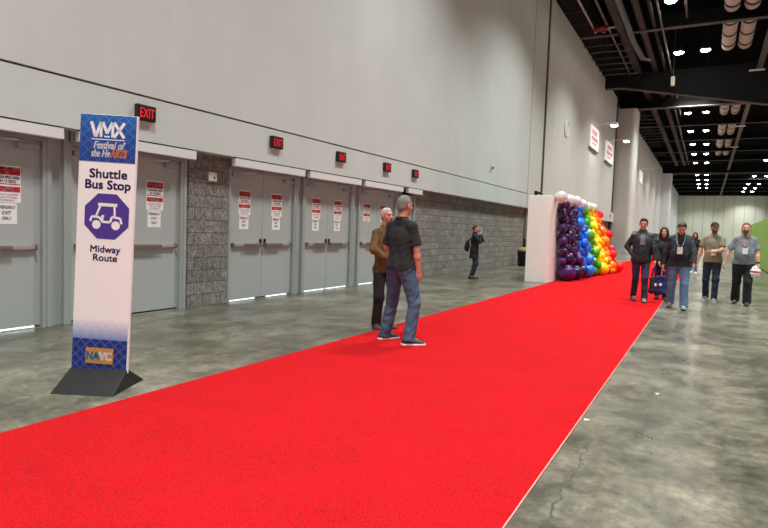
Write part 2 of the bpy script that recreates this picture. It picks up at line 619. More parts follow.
# backing of the recess and the lower walls
struct('wall_left', MB().box(-8.0, -7.6, YA, 170, 0, 12.6), M['recess'])
struct('wall_left', MB().box(-7.6, XL, 6.77, 7.66, 0, 2.5), M['block'])
struct('wall_left', MB().box(-7.6, XL, 15.02, 26.3, 0, 2.5), M['block'])
struct('wall_left', MB().box(-7.6, XL + 0.1, 26.3, 51.9, 0, 2.5), M['recess'])
struct('wall_left', MB().box(-7.6, XL + 0.1, 54.3, 106, 0, 2.5), M['recess'])
struct('trim_20', MB().box(-7.45, XU + 0.012, 51.2, 51.89, 0, 12.5), M['joint_dark'])
# columns standing proud of the wall
for y0, y1 in ((51.9, 54.3), (105.8, 108.3)):
    poly = [(-7.6, y0), (-5.9, y0)] + [(-5.9 + 0.35 * math.sin(a), y0 + 0.35 - 0.35 * math.cos(a)) for a in (0.4, 0.8, 1.2, 1.57)] + [(-5.55, y1), (-7.6, y1)]
    struct('wall_column', MB().prism(poly, (0, 0, 11.75), (1, 0, 0), (0, 1, 0), (0, 0, 1), 11.75), M['wall'], bevel=0.02)
# far end wall of movable panels with a dark bulkhead on top
xs = [-7.0, -5.6, -3.4, -1.2, 1.0, 3.2, 5.4, 7.6, 9.8, 12.0, 14.2, 16.4, 18.6, 20.8, 23, 27, 33, 45]
for a, b in zip(xs[:-1], xs[1:]):
    struct('wall_far', MB().box(a + 0.03, b - 0.03, 168, 168.4, 0, 12.2), M['airwall'])
struct('wall_far', MB().box(-8, 45, 168.3, 168.9, 0, 15.5), M['beam'])
struct('trim_4', MB().box(-8, 45, 167.6, 168.3, 12.2, 13.4), M['beam'])

# carpet
cp = thing('red_carpet', 'long bright red carpet runner laid along the hall floor', 'carpet', (-2.3, 10, 0))
CX0, CX1 = -3.875, -0.765
mb = MB()
NY = 90
rowsY = [-4 + 0.0 + i * (106.0 / NY) for i in range(NY + 1)]
mb.box(CX0 + 2.3, CX1 + 2.3, -14, 92, 0.001, 0.012)
mb.build('pile', M['carpet'], cp)
mb = MB()
mb.box(CX1 + 2.3, CX1 + 2.308, -14, 92, 0.001, 0.0125)
mb.build('binding', M['edge'], cp)

# green partition on the right
g = thing('green_partition', 'long lime green partition panel at the right edge of the hall', 'partition', (2.45, 40, 0))
MB().box(-0.03, 0.03, -20, 17, 0.06, 2.44).build('panel', M['green'], g)
MB().box(-0.05, 0.05, -20, 17, 0.0, 0.06).build('bottom_rail', M['black'], g)

# ------------------------------------------------------------------ doors
def push_bar(parent, y0, y1, pad_at_end, single=False):
    x = -7.30
    b = MB().box(x + 0.012, x + 0.05, y0, y1, 0.985, 1.035).build('push_bar', M['steel'], parent, bevel=0.006)
    L = y1 - y0
    p0, p1 = (y1 - L * 0.62, y1) if pad_at_end else (y0, y0 + L * 0.62)
    MB().box(x + 0.045, x + 0.085, p0, p1, 0.985, 1.035).build('pad', M['darkbar'], b, bevel=0.006)
    for yy in (y0, y1):
        MB().box(x + 0.0, x + 0.075, yy - 0.012, yy + 0.012, 0.975, 1.045).build('bracket', M['darkbar'], b, bevel=0.004)


def closer(parent, yh, s):
    x = -7.30
    c = MB().box(x, x + 0.06, yh, yh + 0.26 * s, 2.2, 2.265) if s > 0 else MB().box(x, x + 0.06, yh + 0.26 * s, yh, 2.2, 2.265)
    b = c.build('door_closer', M['frame'], parent, bevel=0.006)
    MB().tube([(x + 0.03, yh + 0.2 * s, 2.27), (x + 0.24, yh + 0.36 * s, 2.275), (x + 0.06, yh + 0.52 * s, 2.28)], 0.011, 6).build('closer_arm', M['steel'], b)


def double_door(i, y0, y1, ym, gap):
    d = thing('door_%d' % i, None, None, (0, 0, 0), kind='structure')
    d['label'] = 'grey double exit door with push bars, number %d along the wall from the left' % i
    x = -7.30
    for (a, b) in ((y0 + 0.02, ym - 0.004), (ym + 0.004, y1 - 0.02)):
        MB().box(x - 0.05, x, a, b, 0.035, 2.32).build('door_leaf', M['door'], d, bevel=0.003)
    # frame jambs and head
    for a, b in ((y0 - 0.03, y0 + 0.02), (y1 - 0.02, y1 + 0.03)):
        MB().box(x - 0.1, x + 0.06, a, b, 0, 2.36).build('jamb', M['frame'], d, bevel=0.004)
    MB().box(x - 0.1, x + 0.06, y0, y1, 2.32, 2.5).build('head_jamb', M['frame'], d)
    MB().box(x - 0.045, x - 0.005, y0, y1, 0, 0.012).build('threshold', M['steel'], d)
    for a, b, h in gap:
        MB().box(x - 0.05, x - 0.003, a, b, 0.0125, h).build('light_gap', M['daylight'], d)
    push_bar(d, y0 + 0.1, ym - 0.05, True)
    push_bar(d, ym + 0.05, y1 - 0.1, False)
    closer(d, y0 + 0.06, 1)
    closer(d, y1 - 0.06, -1)
    for yy in (ym - 0.06, ym + 0.06):
        MB().box(x, x + 0.04, yy - 0.012, yy + 0.012, 1.04, 1.12).build('latch_case', M['metal_dark'], d, bevel=0.003)
    return d


double_door(1, 2.60, 4.44, 3.52, ((3.0, 3.5, 0.033), (3.6, 4.35, 0.033)))
double_door(2, 4.78, 6.63, 5.70, ((4.9, 5.6, 0.03),))
double_door(3, 7.70, 9.52, 8.61, ((7.75, 8.45, 0.034), (8.8, 9.4, 0.03)))
double_door(4, 9.87, 11.66, 10.76, ((9.95, 10.7, 0.034), (10.8, 11.6, 0.034)))
double_door(5, 12.05, 13.86, 12.95, ((12.1, 12.85, 0.034), (13.0, 13.8, 0.034)))
d6 = thing('door_6', None, None, (0, 0, 0), kind='structure')
MB().box(-7.35, -7.30, 14.12, 14.92, 0.03, 2.32).build('door_leaf', M['door'], d6, bevel=0.003)
for a, b in ((14.05, 14.12), (14.92, 15.02)):
    MB().box(-7.4, -7.22, a, b, 0, 2.5).build('jamb', M['frame'], d6, bevel=0.004)
push_bar(d6, 14.2, 14.85, True)
# steel posts between the door pairs
for i, (a, b) in enumerate(((4.47, 4.75), (9.55, 9.84), (11.69, 12.02), (13.89, 14.05), (6.66, 6.77))):
    mb = MB().box(-7.5, -7.29, a, b, 0, 2.5)
    mb.box(-7.3, -7.23, a, a + 0.06, 0, 2.5)
    if b - a > 0.2:
        mb.box(-7.3, -7.23, b - 0.06, b, 0, 2.5)
    struct('trim_%d' % (5 + i), mb, M['frame'], bevel=0.004)

HB = [(2.55, 4.55, 'at the left edge, above the nearest pair of doors'), (4.75, 6.70, 'partly behind the shuttle stop sign'),
      (7.56, 9.53, 'just right of the rough block pier'), (9.70, 11.69, 'above the middle pair of doors'),
      (11.87, 13.82, 'above the doors behind the man in black'), (14.12, 15.0, 'short one at the right end of the row')]
for a, b, w in HB:
    t = thing('header_housing', 'white metal housing over a door, ' + w, 'door housing', ((-7.13), (a + b) / 2, 2.35), group='white housings over the exit doors')
    L = (b - a) / 2
    MB().box(0.03, 0.12, -L, L, 0.0, 0.135).build('cover', M['header'], t, bevel=0.006)
    MB().box(0.04, 0.11, -L + 0.02, L - 0.02, 0.135, 0.15).build('mounting_rail', M['black'], t)

EX = [(5.70, 'nearest, just above the shuttle stop sign'), (8.56, 'second from the left, over the pier and doors'),
      (10.72, 'third from the left, above the middle doors'), (12.79, 'fourth from the left'), (14.38, 'farthest, above the head of the man in black')]
for y, w in EX:
    t = thing('exit_sign', 'lit red exit sign on the wall, ' + w, 'exit sign', (XU, y, 2.77), group='lit exit signs along the wall')
    MB().box(0.0, 0.075, -0.155, 0.155, 0, 0.215).build('housing', M['black'], t, bevel=0.012)
    MB().box(0.075, 0.079, -0.138, 0.138, 0.02, 0.195).build('lens', M['exitface'], t)
    mb = MB()
    put_text(mb, 'EXIT', 0.19, (0.081, 0.0, 0.04), (0, 1, 0), (0, 0, 1), width=0.235)
    mb.build('lettering', M['exitred'], t)

# paper notices on the doors
NOT = [(4.03, 'at the left edge of the picture'), (6.16, 'on the leaf right of the shuttle stop sign'),
       (8.12, 'on the left leaf beside the block pier'), (9.02, 'on the right leaf of the pair beside the block pier'),
       (10.33, 'on the left leaf of the middle pair'), (11.16, 'on the right leaf of the middle pair'),
       (12.45, 'on the leaf left of the two standing men'), (13.3, 'behind the silver haired man')]
for y, w in NOT:
    x = -7.30
    far = y > 12
    t = thing('alarm_notice', 'red and white alarm notice ' + w, 'notice', (x, y, 1.545), group='red and white notices on the doors')
    t.scale = (1, 1, 1.09)
    W = 0.155
    MB().box(0.001, 0.004, -W, W, 0, 0.40).build('sheet', M['paper'], t)
    mb = MB()
    for z0, z1 in ((0.30, 0.385), (0.195, 0.205), (0.115, 0.175)):
        mb.box(0.004, 0.0055, -W + 0.008, W - 0.008, z0, z1)
    mb.build('red_bands', M['noticered'], t)
    mb = LINES(t)
    put_text(mb, 'EMERGENCY', 0.045, (0.0062, 0, 0.347), (0, 1, 0), (0, 0, 1), off=0.001, width=0.26)
    put_text(mb, 'EXIT', 0.045, (0.0062, 0, 0.308), (0, 1, 0), (0, 0, 1), off=0.001, width=0.11)
    put_text(mb, 'ALARM WILL', 0.034, (0.0062, 0, 0.149), (0, 1, 0), (0, 0, 1), off=0.001, width=0.22)
    put_text(mb, 'SOUND', 0.034, (0.0062, 0, 0.121), (0, 1, 0), (0, 0, 1), off=0.001, width=0.13)
    mb.build('white_lettering', M['white'], t)
    mb = LINES(t)
    put_text(mb, 'DOOR WILL OPEN', 0.04, (0.0062, 0, 0.258), (0, 1, 0), (0, 0, 1), off=0.001, width=0.27)
    put_text(mb, 'IN 15 SECS', 0.04, (0.0062, 0, 0.217), (0, 1, 0), (0, 0, 1), off=0.001, width=0.19)
    put_text(mb, 'DOOR IS ALARMED', 0.03, (0.0062, 0, 0.076), (0, 1, 0), (0, 0, 1), width=0.25)
    put_text(mb, 'PUSH TO OPEN', 0.03, (0.0062, 0, 0.045), (0, 1, 0), (0, 0, 1), width=0.22)
    put_text(mb, 'IN EMERGENCY', 0.03, (0.0062, 0, 0.014), (0, 1, 0), (0, 0, 1), width=0.18)
    mb.build('dark_lettering', M['noticetext'], t)
    if y < 12:
        t = thing('paper_notice', 'white emergency exit only sheet ' + w, 'notice', (x, y - 0.01, 1.29), group='white sheets under the red notices')
        MB().box(0.001, 0.003, -0.12, 0.12, 0, 0.25).build('sheet', M['paper'], t)
        mb = LINES(t)
        for k, s in enumerate(('EMERGENCY', 'EXIT', 'ONLY')):
            put_text(mb, s, 0.055, (0.004, 0, 0.18 - 0.065 * k), (0, 1, 0), (0, 0, 1), off=0.001, width=(0.2, 0.1, 0.11)[k])
        mb.build('lettering', M['noticered'], t)

t = thing('door_chime', 'small white chime box on the block pier between the doors', 'door chime', (XL, 7.25, 2.07))
MB().box(0.0, 0.05, -0.085, 0.085, 0, 0.15).build('case', M['ivory'], t, bevel=0.012)
MB().lathe([(0.02, 0), (0.024, 0.008), (0.0, 0.012)], (0.05, 0.02, 0.06), (1, 0, 0), 12).build('sounder', M['pipe'], t)

# small fittings on the big wall
t = thing('wall_vent', 'round white vent high on the grey wall', 'vent', (XU, 32.8, 7.04))
MB().lathe([(0.42, 0), (0.45, 0.05), (0.38, 0.09), (0.34, 0.05)], (0, 0, 0), (1, 0, 0), 28).build('ring', M['header'], t, smooth=False)
MB().lathe([(0.34, 0.0), (0.33, 0.06), (0.0, 0.065)], (0, 0, 0), (1, 0, 0), 28).build('grille', M['airwall'], t)
t = thing('wall_sensor', 'tiny dark sensor on the wall above the block wall', 'sensor', (XU, 20.7, 3.66))
MB().box(0, 0.06, -0.06, 0.06, 0, 0.14).build('case', M['ivory'], t, bevel=0.01)
MB().ball((0.06, 0, 0.04), 0.05).build('lens', M['black'], t)
t = thing('wall_bracket', 'small dark bracket at the foot of the dark wall joint', 'bracket', (XU, 27.0, 3.12))
MB().box(0, 0.12, -0.12, 0.12, 0, 0.2).build('plate', M['metal_dark'], t, bevel=0.02)
MB().tube([(0.1, 0, 0.1), (0.25, 0, 0.1)], 0.05).build('stub', M['metal_dark'], t)
for k, (y, w) in enumerate(((36.8, 'first from the balloon wall'), (39.2, 'second from the balloon wall'), (42.0, 'third from the balloon wall'), (46.0, 'next to the column'))):
    t = thing('wall_slot', 'dark slot in the pale ledge, ' + w, 'slot', (XU + 0.125, y + 4, 2.8))
    MB().box(-0.004, 0.012, -0.22, 0.22, 0, 0.32).build('opening', M['black'], t, bevel=0.01)

# lit signs high on the wall, each with a lamp on an arm
for y0, y1, z0, z1, w in ((39.6, 42.7, 7.05, 8.45, 'nearer one, left'), (46.2, 49.6, 6.95, 8.4, 'farther one, beside the tall column')):
    t = thing('wall_sign', 'white sign with faded red print high on the wall, ' + w, 'sign', (XU, (y0 + y1) / 2, z0))
    L, H = (y1 - y0) / 2, z1 - z0
    MB().box(0.02, 0.12, -L, L, 0, H).build('panel', M['signwhite'], t, bevel=0.01)
    mb = MB()
    for a, b, c, d in ((0.15, 0.8, 0.62, 0.86), (0.1, 0.92, 0.36, 0.56), (0.2, 0.75, 0.2, 0.28)):
        n = 7
        for q in range(n):
            ya = -L + 2 * L * (a + (b - a) * q / n)
            mb.box(0.12, 0.126, ya, ya + 2 * L * (b - a) / n * 0.72, H * c, H * d)
    mb.build('print', M['signred'], t)
    MB().box(0.0, 0.14, -L - 0.04, L + 0.04, -0.08, 0.0).build('bottom_rail', M['pipe'], t)
    t = thing('sign_lamp', 'arm lamp over a wall sign, ' + w, 'lamp', (XU, (y0 + y1) / 2 + 0.3, z1 + 0.15))
    MB().tube([(0, 0, 0), (0.5, 0, 0.15), (1.2, 0, 0.12)], 0.04).build('arm', M['header'], t)
    MB().box(1.0, 1.45, -0.35, 0.35, 0.0, 0.16).build('head', M['header'], t, bevel=0.03)
    MB().box(1.05, 1.4, -0.3, 0.3, -0.012, 0.0).build('lens', M['lens'], t)
t = thing('wall_sign', 'distant small lit sign on the wall behind the column', 'sign', (XU, 72, 7.4))
MB().box(0.02, 0.15, -1.5, 1.5, 0, 1.3).build('panel', M['signwhite'], t)
MB().tube([(0, 0, 1.5), (1.3, 0, 1.6)], 0.05).build('arm', M['header'], t)

# ------------------------------------------------------------------ overhead
ORD = ['nearest', 'second', 'third', 'fourth', 'fifth', 'sixth', 'seventh', 'eighth', 'ninth', 'tenth', 'eleventh', 'twelfth', 'thirteenth', 'fourteenth', 'fifteenth', 'sixteenth']


def ibeam(name, y, z0, x0, x1, depth, wid, label, grp, mat='beam', fl='flange'):
    t = thing(name, label, 'beam', ((x0 + x1) / 2, y, z0), group=grp)
    h = (x1 - x0) / 2
    MB().box(-h, h, -0.02, 0.02, 0.03, depth - 0.03).build('web', M[mat], t)
    MB().box(-h, h, -wid, wid, 0, 0.03).build('lower_flange', M[fl], t)
    MB().box(-h, h, -wid, wid, depth - 0.03, depth).build('upper_flange', M[mat], t)
    return t


cy = [35.3, 56.5, 66, 76, 86, 96, 116, 126, 136, 146, 157]
cw = ['nearest one, crossing in front of the strapped tubes'] + [ORD[i] + ' from the near end' for i in range(1, len(cy))]
for y, w in zip(cy, cw):
    ibeam('cross_beam', y, 12.5, -6.98, 40, 0.75, 0.16, 'dark steel beam across the roof, ' + w, 'dark beams across the roof')

# tapered plate girder
t = thing('plate_girder', 'deep tapered dark girder running from the left wall over the hall', 'girder', (-6.98, 45, 11.8))
poly = [(0.0, 0.05), (1.2, 0.0), (9.6, -1.65), (10.4, -1.75), (47, -1.75), (47, 0.9), (0.0, 0.9)]
MB().prism(poly, (0, -0.1, 0), (1, 0, 0), (0, 0, 1), (0, -1, 0), -0.2).build('web', M['girder'], t)
mb = MB()
for (a, b), (c, d) in zip(poly[:4], poly[1:5]):
    mb.add([(a, -0.22, b), (c, -0.22, d), (c, 0.22, d), (a, 0.22, b), (a, -0.22, b - 0.06), (c, -0.22, d - 0.06), (c, 0.22, d - 0.06), (a, 0.22, b - 0.06)],
           [(0, 1, 2, 3), (7, 6, 5, 4), (0, 4, 5, 1), (2, 6, 7, 3), (0, 3, 7, 4), (1, 5, 6, 2)])
mb.build('lower_flange', M['flange'], t)
MB().box(0, 47, -0.24, 0.24, 0.88, 0.95).build('upper_flange', M['beam'], t)
MB().box(9.75, 9.85, -0.22, 0.22, -1.7, 0.88).build('stiffener', M['greybeam'], t)
MB().box(0.0, 2.2, -0.26, 0.26, 0.0, 0.92).build('end_plate', M['beam'], t)
for y, w in ((53.0, 'resting on the nearer tall column'), (106.9, 'resting on the farther column')):
    t = thing('plate_girder', 'dark girder with pale lower edge ' + w, 'girder', (-6.97, y, 11.78))
    MB().box(0, 47, -0.1, 0.1, 0.06, 1.5).build('web', M['beam'], t)
    MB().box(0, 47, -0.25, 0.25, 0, 0.07).build('lower_flange', M['flange'], t)

t = thing('roof_beam', 'long grey beam running down the hall beside the strapped tubes', 'beam', (2.25, 0, 12.2))
for a, b in ((20, 44.7), (45.3, 52.7), (53.3, 106.6), (107.2, 167)):
    MB().box(-0.16, 0.16, a, b, 0, 0.06).build('lower_flange', M['greybeam'], t)
    MB().box(-0.04, 0.04, a, b, 0.06, 0.29).build('web', M['greybeam'], t)
for y, w in ((44.4, 'under the deep girder'), (65.5, 'beyond the deep girder'), (80.0, 'farther down the beam')):
    t = thing('beam_plate', 'small pale plate on the grey beam, ' + w, 'plate', (2.25, y, 12.16))
    MB().box(-0.55, 0.3, -0.14, 0.14, -0.03, 0.03).build('plate', M['ivory'], t)
    MB().tube([(-0.1, 0, 0.03), (-0.1, 0, 0.04)], 0.05).build('bolt', M['pipe'], t)

# longitudinal ducts, trays and pipes near the left wall
t = thing('wall_duct', 'wide dark duct along the top of the left wall', 'duct', (-6.35, 0, 12.55))
MB().box(-0.6, 0.45, 10, 38.6, 0, 0.7).build('casing', M['beam'], t, bevel=0.03)
for k in range(14):
    MB().box(-0.63, 0.48, 11 + 2 * k, 11.06 + 2 * k, -0.03, 0.73).build('seam_flange', M['pipe_dark'], t)


SEG = ((20, 44.7), (45.3, 52.7), (53.3, 102))


def tray(x, z, y0, y1, w, label, mat='pipe_dark'):
    t = thing('cable_tray', label, 'cable tray', (x, 0, z), group='cable trays under the roof')
    for a, b in SEG:
        MB().box(-w, -w + 0.03, a, b, 0, 0.12).build('rail', M['pipe'], t)
        MB().box(w - 0.03, w, a, b, 0, 0.12).build('rail', M[mat], t)
        mb = MB().box(-w, w, a, b, 0, 0.008)
        y = a
        while y < b - 0.1:
            mb.box(-w, w, y, y + 0.06, 0, 0.03)
            y += 0.6
        mb.build('rungs', M['pipe_dark'], t)
        MB().box(-w + 0.04, w * 0.4, a, b, 0.03, 0.09).build('cables', M['black'], t)


tray(-4.75, 12.5, 20, 102, 0.22, 'cable tray running lengthwise, nearest the left wall')
tray(-3.7, 12.55, 20, 102, 0.18, 'cable tray running lengthwise, right of the ribbed duct')
t = thing('ribbed_duct', 'pale ribbed flexible duct hanging beside the cable trays', 'duct', (-4.3, 0, 12.35))
pts, rs = [], []
for k in range(150):
    y = 22 + k * 0.12
    pts.append((0.25 * max(0, (y - 36)) * 0.15, y, 0.03 * math.sin(y)))
    rs.append(0.16 if k % 2 else 0.125)
MB().tube(pts, rs, 12).build('hose', M['pipe'], t, smooth=True)
MB().tube([(0.09, 39.9, 0), (0.5, 40.8, 0.1)], 0.1, 10).build('branch', M['pipe'], t)
for k, (x, z, y0, y1, r, mt, w) in enumerate((
        (-5.35, 12.6, 18, 46, 0.06, 'pipe', 'pale thin pipe running lengthwise nearest the wall duct'),
        (-5.95, 12.35, 18, 34, 0.05, 'tube', 'bright thin pipe running along the wall duct'),
        (-3.15, 12.7, 18, 102, 0.09, 'pipe_dark', 'dark pipe running lengthwise left of the lamp pairs'),
        (-2.75, 12.5, 18, 60, 0.05, 'pipe', 'thin grey pipe running lengthwise close to the lamp pairs'),
        (-1.6, 12.9, 18, 35, 0.06, 'flange', 'thin grey pipe running lengthwise between the nearest two lamps'))):
    t = thing('roof_pipe', w, 'pipe', (x, 0, z))
    MB().tube([(0, y0, 0), (0, (y0 + y1) / 2, 0), (0, y1, 0)], r, 8).build('pipe', M[mt], t, smooth=True)
    mb = MB()
    y = y0 + 1
    while y < y1:
        mb.tube([(0, y, 0), (0, y, 1.5)], 0.012, 5)
        y += 5
    mb.build('hangers', M['pipe_dark'], t)
n = 0
for y0, cnt, st, w in ((36.3, 6, 1.35, 'before the deep girder'), (58.5, 9, 2.0, 'beyond the nearer column')):
    for k in range(cnt):
        y = y0 + k * st
        t = thing('cross_conduit', 'thin pale conduit off the left wall, %s one %s' % (ORD[k] if k else 'nearest', w), 'conduit', (-7, y, 12.3))
        MB().tube([(0.02, 0, 0), (1.0, 0, 0.02), (2.2, 0.03, -0.02), (2.35, 0.2, 0.12)], 0.035, 6).build('tube', M['pipe' if k % 2 else 'flange'], t, smooth=True)
        MB().tube([(1.4, 0, 0.02), (1.4, 0, 1.5)], 0.012, 5).build('hanger', M['pipe_dark'], t)
t = thing('red_valve', 'red valve fitting at the top edge above the wall duct', 'valve', (-5.5, 33.2, 12.25))
MB().tube([(-0.4, 0, 0), (0.3, 0, 0)], 0.15, 12).build('body', M['redpaint'], t, smooth=True)
MB().tube([(0.1, 0, 0), (0.1, 0, -0.22)], 0.1, 10).build('drain', M['redpaint'], t)
MB().tube([(0.3, 0, 0), (0.65, 0, 0.0)], 0.05, 8).build('pipe', M['tube'], t)
t = thing('hanging_speaker', 'small pale device hanging under the deep girder', 'device', (-2.62, 44.1, 12.0))
MB().box(-0.12, 0.12, -0.1, 0.1, -0.5, 0.1).build('case', M['ivory'], t, bevel=0.03)
MB().tube([(0, 0, 0.1), (0, 0, 3.5)], 0.02).build('stem', M['pipe'], t)

# strapped fabric tubes
def ftube(x, y0, y1, label, n):
    t = thing('fabric_tube', label, 'ceiling tube', (x, y0, 13.15), group='pale strapped tubes under the roof')
    L = y1 - y0
    for f in (0.2, 0.8):
        MB().tube([(0, L * f, 0.3), (0, L * f, 2.36)], 0.015, 5).build('hanger', M['pipe_dark'], t)
    prof = [(0.05, 0.0), (0.26, 0.02), (0.35, 0.12)]
    for k in range(n * 2):
        f = (k + 0.5) / (n * 2)
        prof.append((0.37 if k % 2 else 0.355, 0.12 + (L - 0.24) * f))
    prof += [(0.35, L - 0.12), (0.26, L - 0.02), (0.05, L)]
    MB().lathe(prof, (0, 0, 0), (0, 1, 0), 20).build('tube', M['tube'], t, smooth=True)
    for k in range(n):
        f = (k + 0.5) / n
        MB().lathe([(0.372, -0.13), (0.385, -0.12), (0.385, 0.12), (0.372, 0.13)], (0, L * f, 0), (0, 1, 0), 20).build('strap', M['strap'], t)


for x, sd in ((0.42, 'left'), (1.28, 'right')):
    ftube(x, 29.5, 34.9, 'pale fabric tube with dark straps, nearest bay, %s of the two' % sd, 3)
    ftube(x, 35.8, 41.8, 'pale fabric tube with dark straps, second bay before the deep girder, %s of the two' % sd, 3)
    for k, (a, b) in enumerate(((57, 62.9), (67, 75), (77, 85), (87, 93))):
        ftube(x + 0.25, a, b, 'pale fabric tube with dark straps, %s bay beyond the deep girder, %s of the two' % (('first', 'second', 'third', 'fourth')[k], sd), 3)


# lamps
def lamp(x, y, label, grp):
    t = thing('high_bay_lamp', label, 'ceiling lamp', (x, y, 13.0), group=grp)
    MB().lathe([(0.30, 0.0), (0.31, 0.05), (0.28, 0.16), (0.17, 0.34), (0.13, 0.5), (0.0, 0.52)], (0, 0, 0), (0, 0, 1), 18).build('housing', M['lamp'], t, smooth=True)
    MB().lathe([(0.0, -0.11), (0.12, -0.10), (0.22, -0.065), (0.285, -0.002)], (0, 0, 0), (0, 0, 1), 18).build('lens', M['lens'], t)
    MB().tube([(0, 0, 0.5), (0, 0, 2.48)], 0.03, 6).build('stem', M['pipe_dark'], t)
    return t


def lamp_light(x, y, w, sx=1.9):
    ld = bpy.data.lights.new('lamp_light', 'AREA')
    ld.shape = 'RECTANGLE'
    ld.size = sx
    ld.size_y = 0.6
    ld.energy = w
    ld.spread = math.radians(112)
    ld.color = (0.96, 1.0, 0.95)
    o = bpy.data.objects.new('lamp_light', ld)
    COL.objects.link(o)
    o.location = (x, y, 12.8)
    return o


LY = [32.6, 41.8, 52.0, 62.0, 72.5, 82.6, 92.1, 102.7, 111.5, 122.0, 132.6, 142.6, 152.5, 162.0]
for k, y in enumerate(LY):
    for x, sd in ((-2.25, 'left'), (-0.78, 'right')):
        lamp(x, y, 'round lit ceiling lamp, %s of the %s pair above the carpet' % (sd, ORD[k]), 'lamp pairs above the carpet')
    lamp_light(-1.5, y, LAMP_W)
RY = [100.9, 112.8, 125.3, 142.7, 154, 164]
for k, y in enumerate(RY):
    for x, sd in ((6.7, 'left'), (8.6, 'right')):
        lamp(x, y, 'round lit ceiling lamp, %s of the %s pair in the far right row' % (sd, ORD[k]), 'lamp pairs at the far right')
for y in (-8, 2, 12.5, 22.5):
    lamp_light(-1.5, y, LAMP_W)
for y in (-8, 2, 12.5, 22.5, 32.6, 41.8, 52, 62, 72.5, 82.6, 100.9, 112.8, 125.3, 142.7, 154, 164):
    lamp_light(7.6, y, LAMP_W, 2.4)
for y in (-5, 10, 25, 40, 60, 80, 105, 130):
    lamp_light(17, y, LAMP_W, 2.4)
    lamp_light(27, y, LAMP_W, 2.4)

# ------------------------------------------------------------------ shuttle stop sign
ang = math.atan2(0.21, 0.43)
sg = thing('shuttle_stop_sign', 'tall shuttle bus stop sign panel on a black triangular foot beside the red carpet', 'sign', (-4.37, 3.145, 0), ang)
hw, hd = 0.24, 0.275
bwid = 0.254
MB().add([(-bwid, -hd, 0), (bwid, -hd, 0), (bwid, hd, 0), (-bwid, hd, 0), (-hw, -0.015, 0.15), (hw, -0.015, 0.15), (hw, 0.015, 0.15), (-hw, 0.015, 0.15)],
         [(3, 2, 1, 0), (0, 1, 5, 4), (1, 2, 6, 5), (2, 3, 7, 6), (3, 0, 4, 7), (4, 5, 6, 7)]).build('foot', M['signbase'], sg, bevel=0.004)
TOP = 2.235
pn = MB().box(-hw + 0.002, hw - 0.002, -0.012, 0.012, 0.13, TOP).build('panel', M['signedge'], sg, bevel=0.002)
pn.rotation_euler = (0, math.radians(2.0), 0)
pn.location = (0.0, 0, 0)
MB().box(-hw + 0.004, hw - 0.012, -0.0135, -0.012, 0.135, TOP - 0.003).build('printed_face', M['signface'], pn)
U, W3 = (1, 0, 0), (0, 0, 1)
FY = -0.0145
cxs = 0.012


def st(mb, txt, size, x, z, **kw):
    put_text(mb, txt, size, (x, FY, z), U, W3, **kw)


mb = LINES(pn)
st(mb, 'Shuttle', 0.100, cxs, 1.727, off=0.003, width=0.31)
st(mb, 'Bus Stop', 0.100, cxs, 1.638, off=0.003, width=0.375)
st(mb, 'Midway', 0.078, cxs, 1.120, off=0.002, width=0.25)
st(mb, 'Route', 0.078, cxs, 1.050, off=0.002, width=0.2)
mb.build('lettering', M['navy'], pn)
# header logo
mb = MB()


def stroke(mb, pts, w, y=FY):
    """flat bars between successive (x,z) points"""
    for (a, b), (c, d) in zip(pts[:-1], pts[1:]):
        v = Vector((c - a, d - b))
        nrm = Vector((-v.y, v.x)).normalized() * w / 2
        mb.add([(a - nrm.x, y, b - nrm.y), (c - nrm.x, y, d - nrm.y), (c + nrm.x, y, d + nrm.y), (a + nrm.x, y, b + nrm.y)], [(0, 1, 2, 3)])


zt, zb = 2.175, 2.055
stroke(mb, [(-0.145, zt), (-0.105, zb), (-0.062, zt)], 0.026)
stroke(mb, [(-0.062, zt), (-0.062, zb)], 0.022)
stroke(mb, [(-0.05, zt), (-0.012, 2.085), (0.03, zt)], 0.024)
stroke(mb, [(0.034, zt), (0.034, zb)], 0.022)
stroke(mb, [(0.044, zt), (0.13, zb)], 0.024)
stroke(mb, [(0.13, zt), (0.046, zb)], 0.024)
stroke(mb, [(-0.035, 2.06), (0.012, 2.06)], 0.012)
stroke(mb, [(-0.14, 2.036), (0.135, 2.036)], 0.007)
mb.build('white_lettering', M['white'], pn)
mb = LINES(pn)
put_text(mb, 'Festival of', 0.082, (0.012, FY, 1.963), U, W3, off=0.002, width=0.26, shear=0.3)
put_text(mb, 'the He', 0.082, (-0.058, FY, 1.897), U, W3, off=0.002, width=0.15, shear=0.3)
mb.build('white_lettering', M['white'], pn)
mb = MB()
put_text(mb, 'ARTS', 0.086, (0.09, FY, 1.897), U, W3, off=0.003, width=0.135, shear=0.2)
mb.build('orange_lettering', M['orange_print'], pn)
# octagon with the cart
R8 = 0.2
oc = MB()
oc.prism([(R8 * math.cos(math.radians(22.5 + 45 * k)), R8 * math.sin(math.radians(22.5 + 45 * k))) for k in range(8)], (cxs, FY, 1.415), U, W3, (0, -1, 0), 0.0008)
oc = oc.build('octagon_emblem', M['violet'], pn)
mb = MB()
y2 = FY - 0.001
cz = 1.415


def P2(a, b):
    return (cxs + a, cz + b)


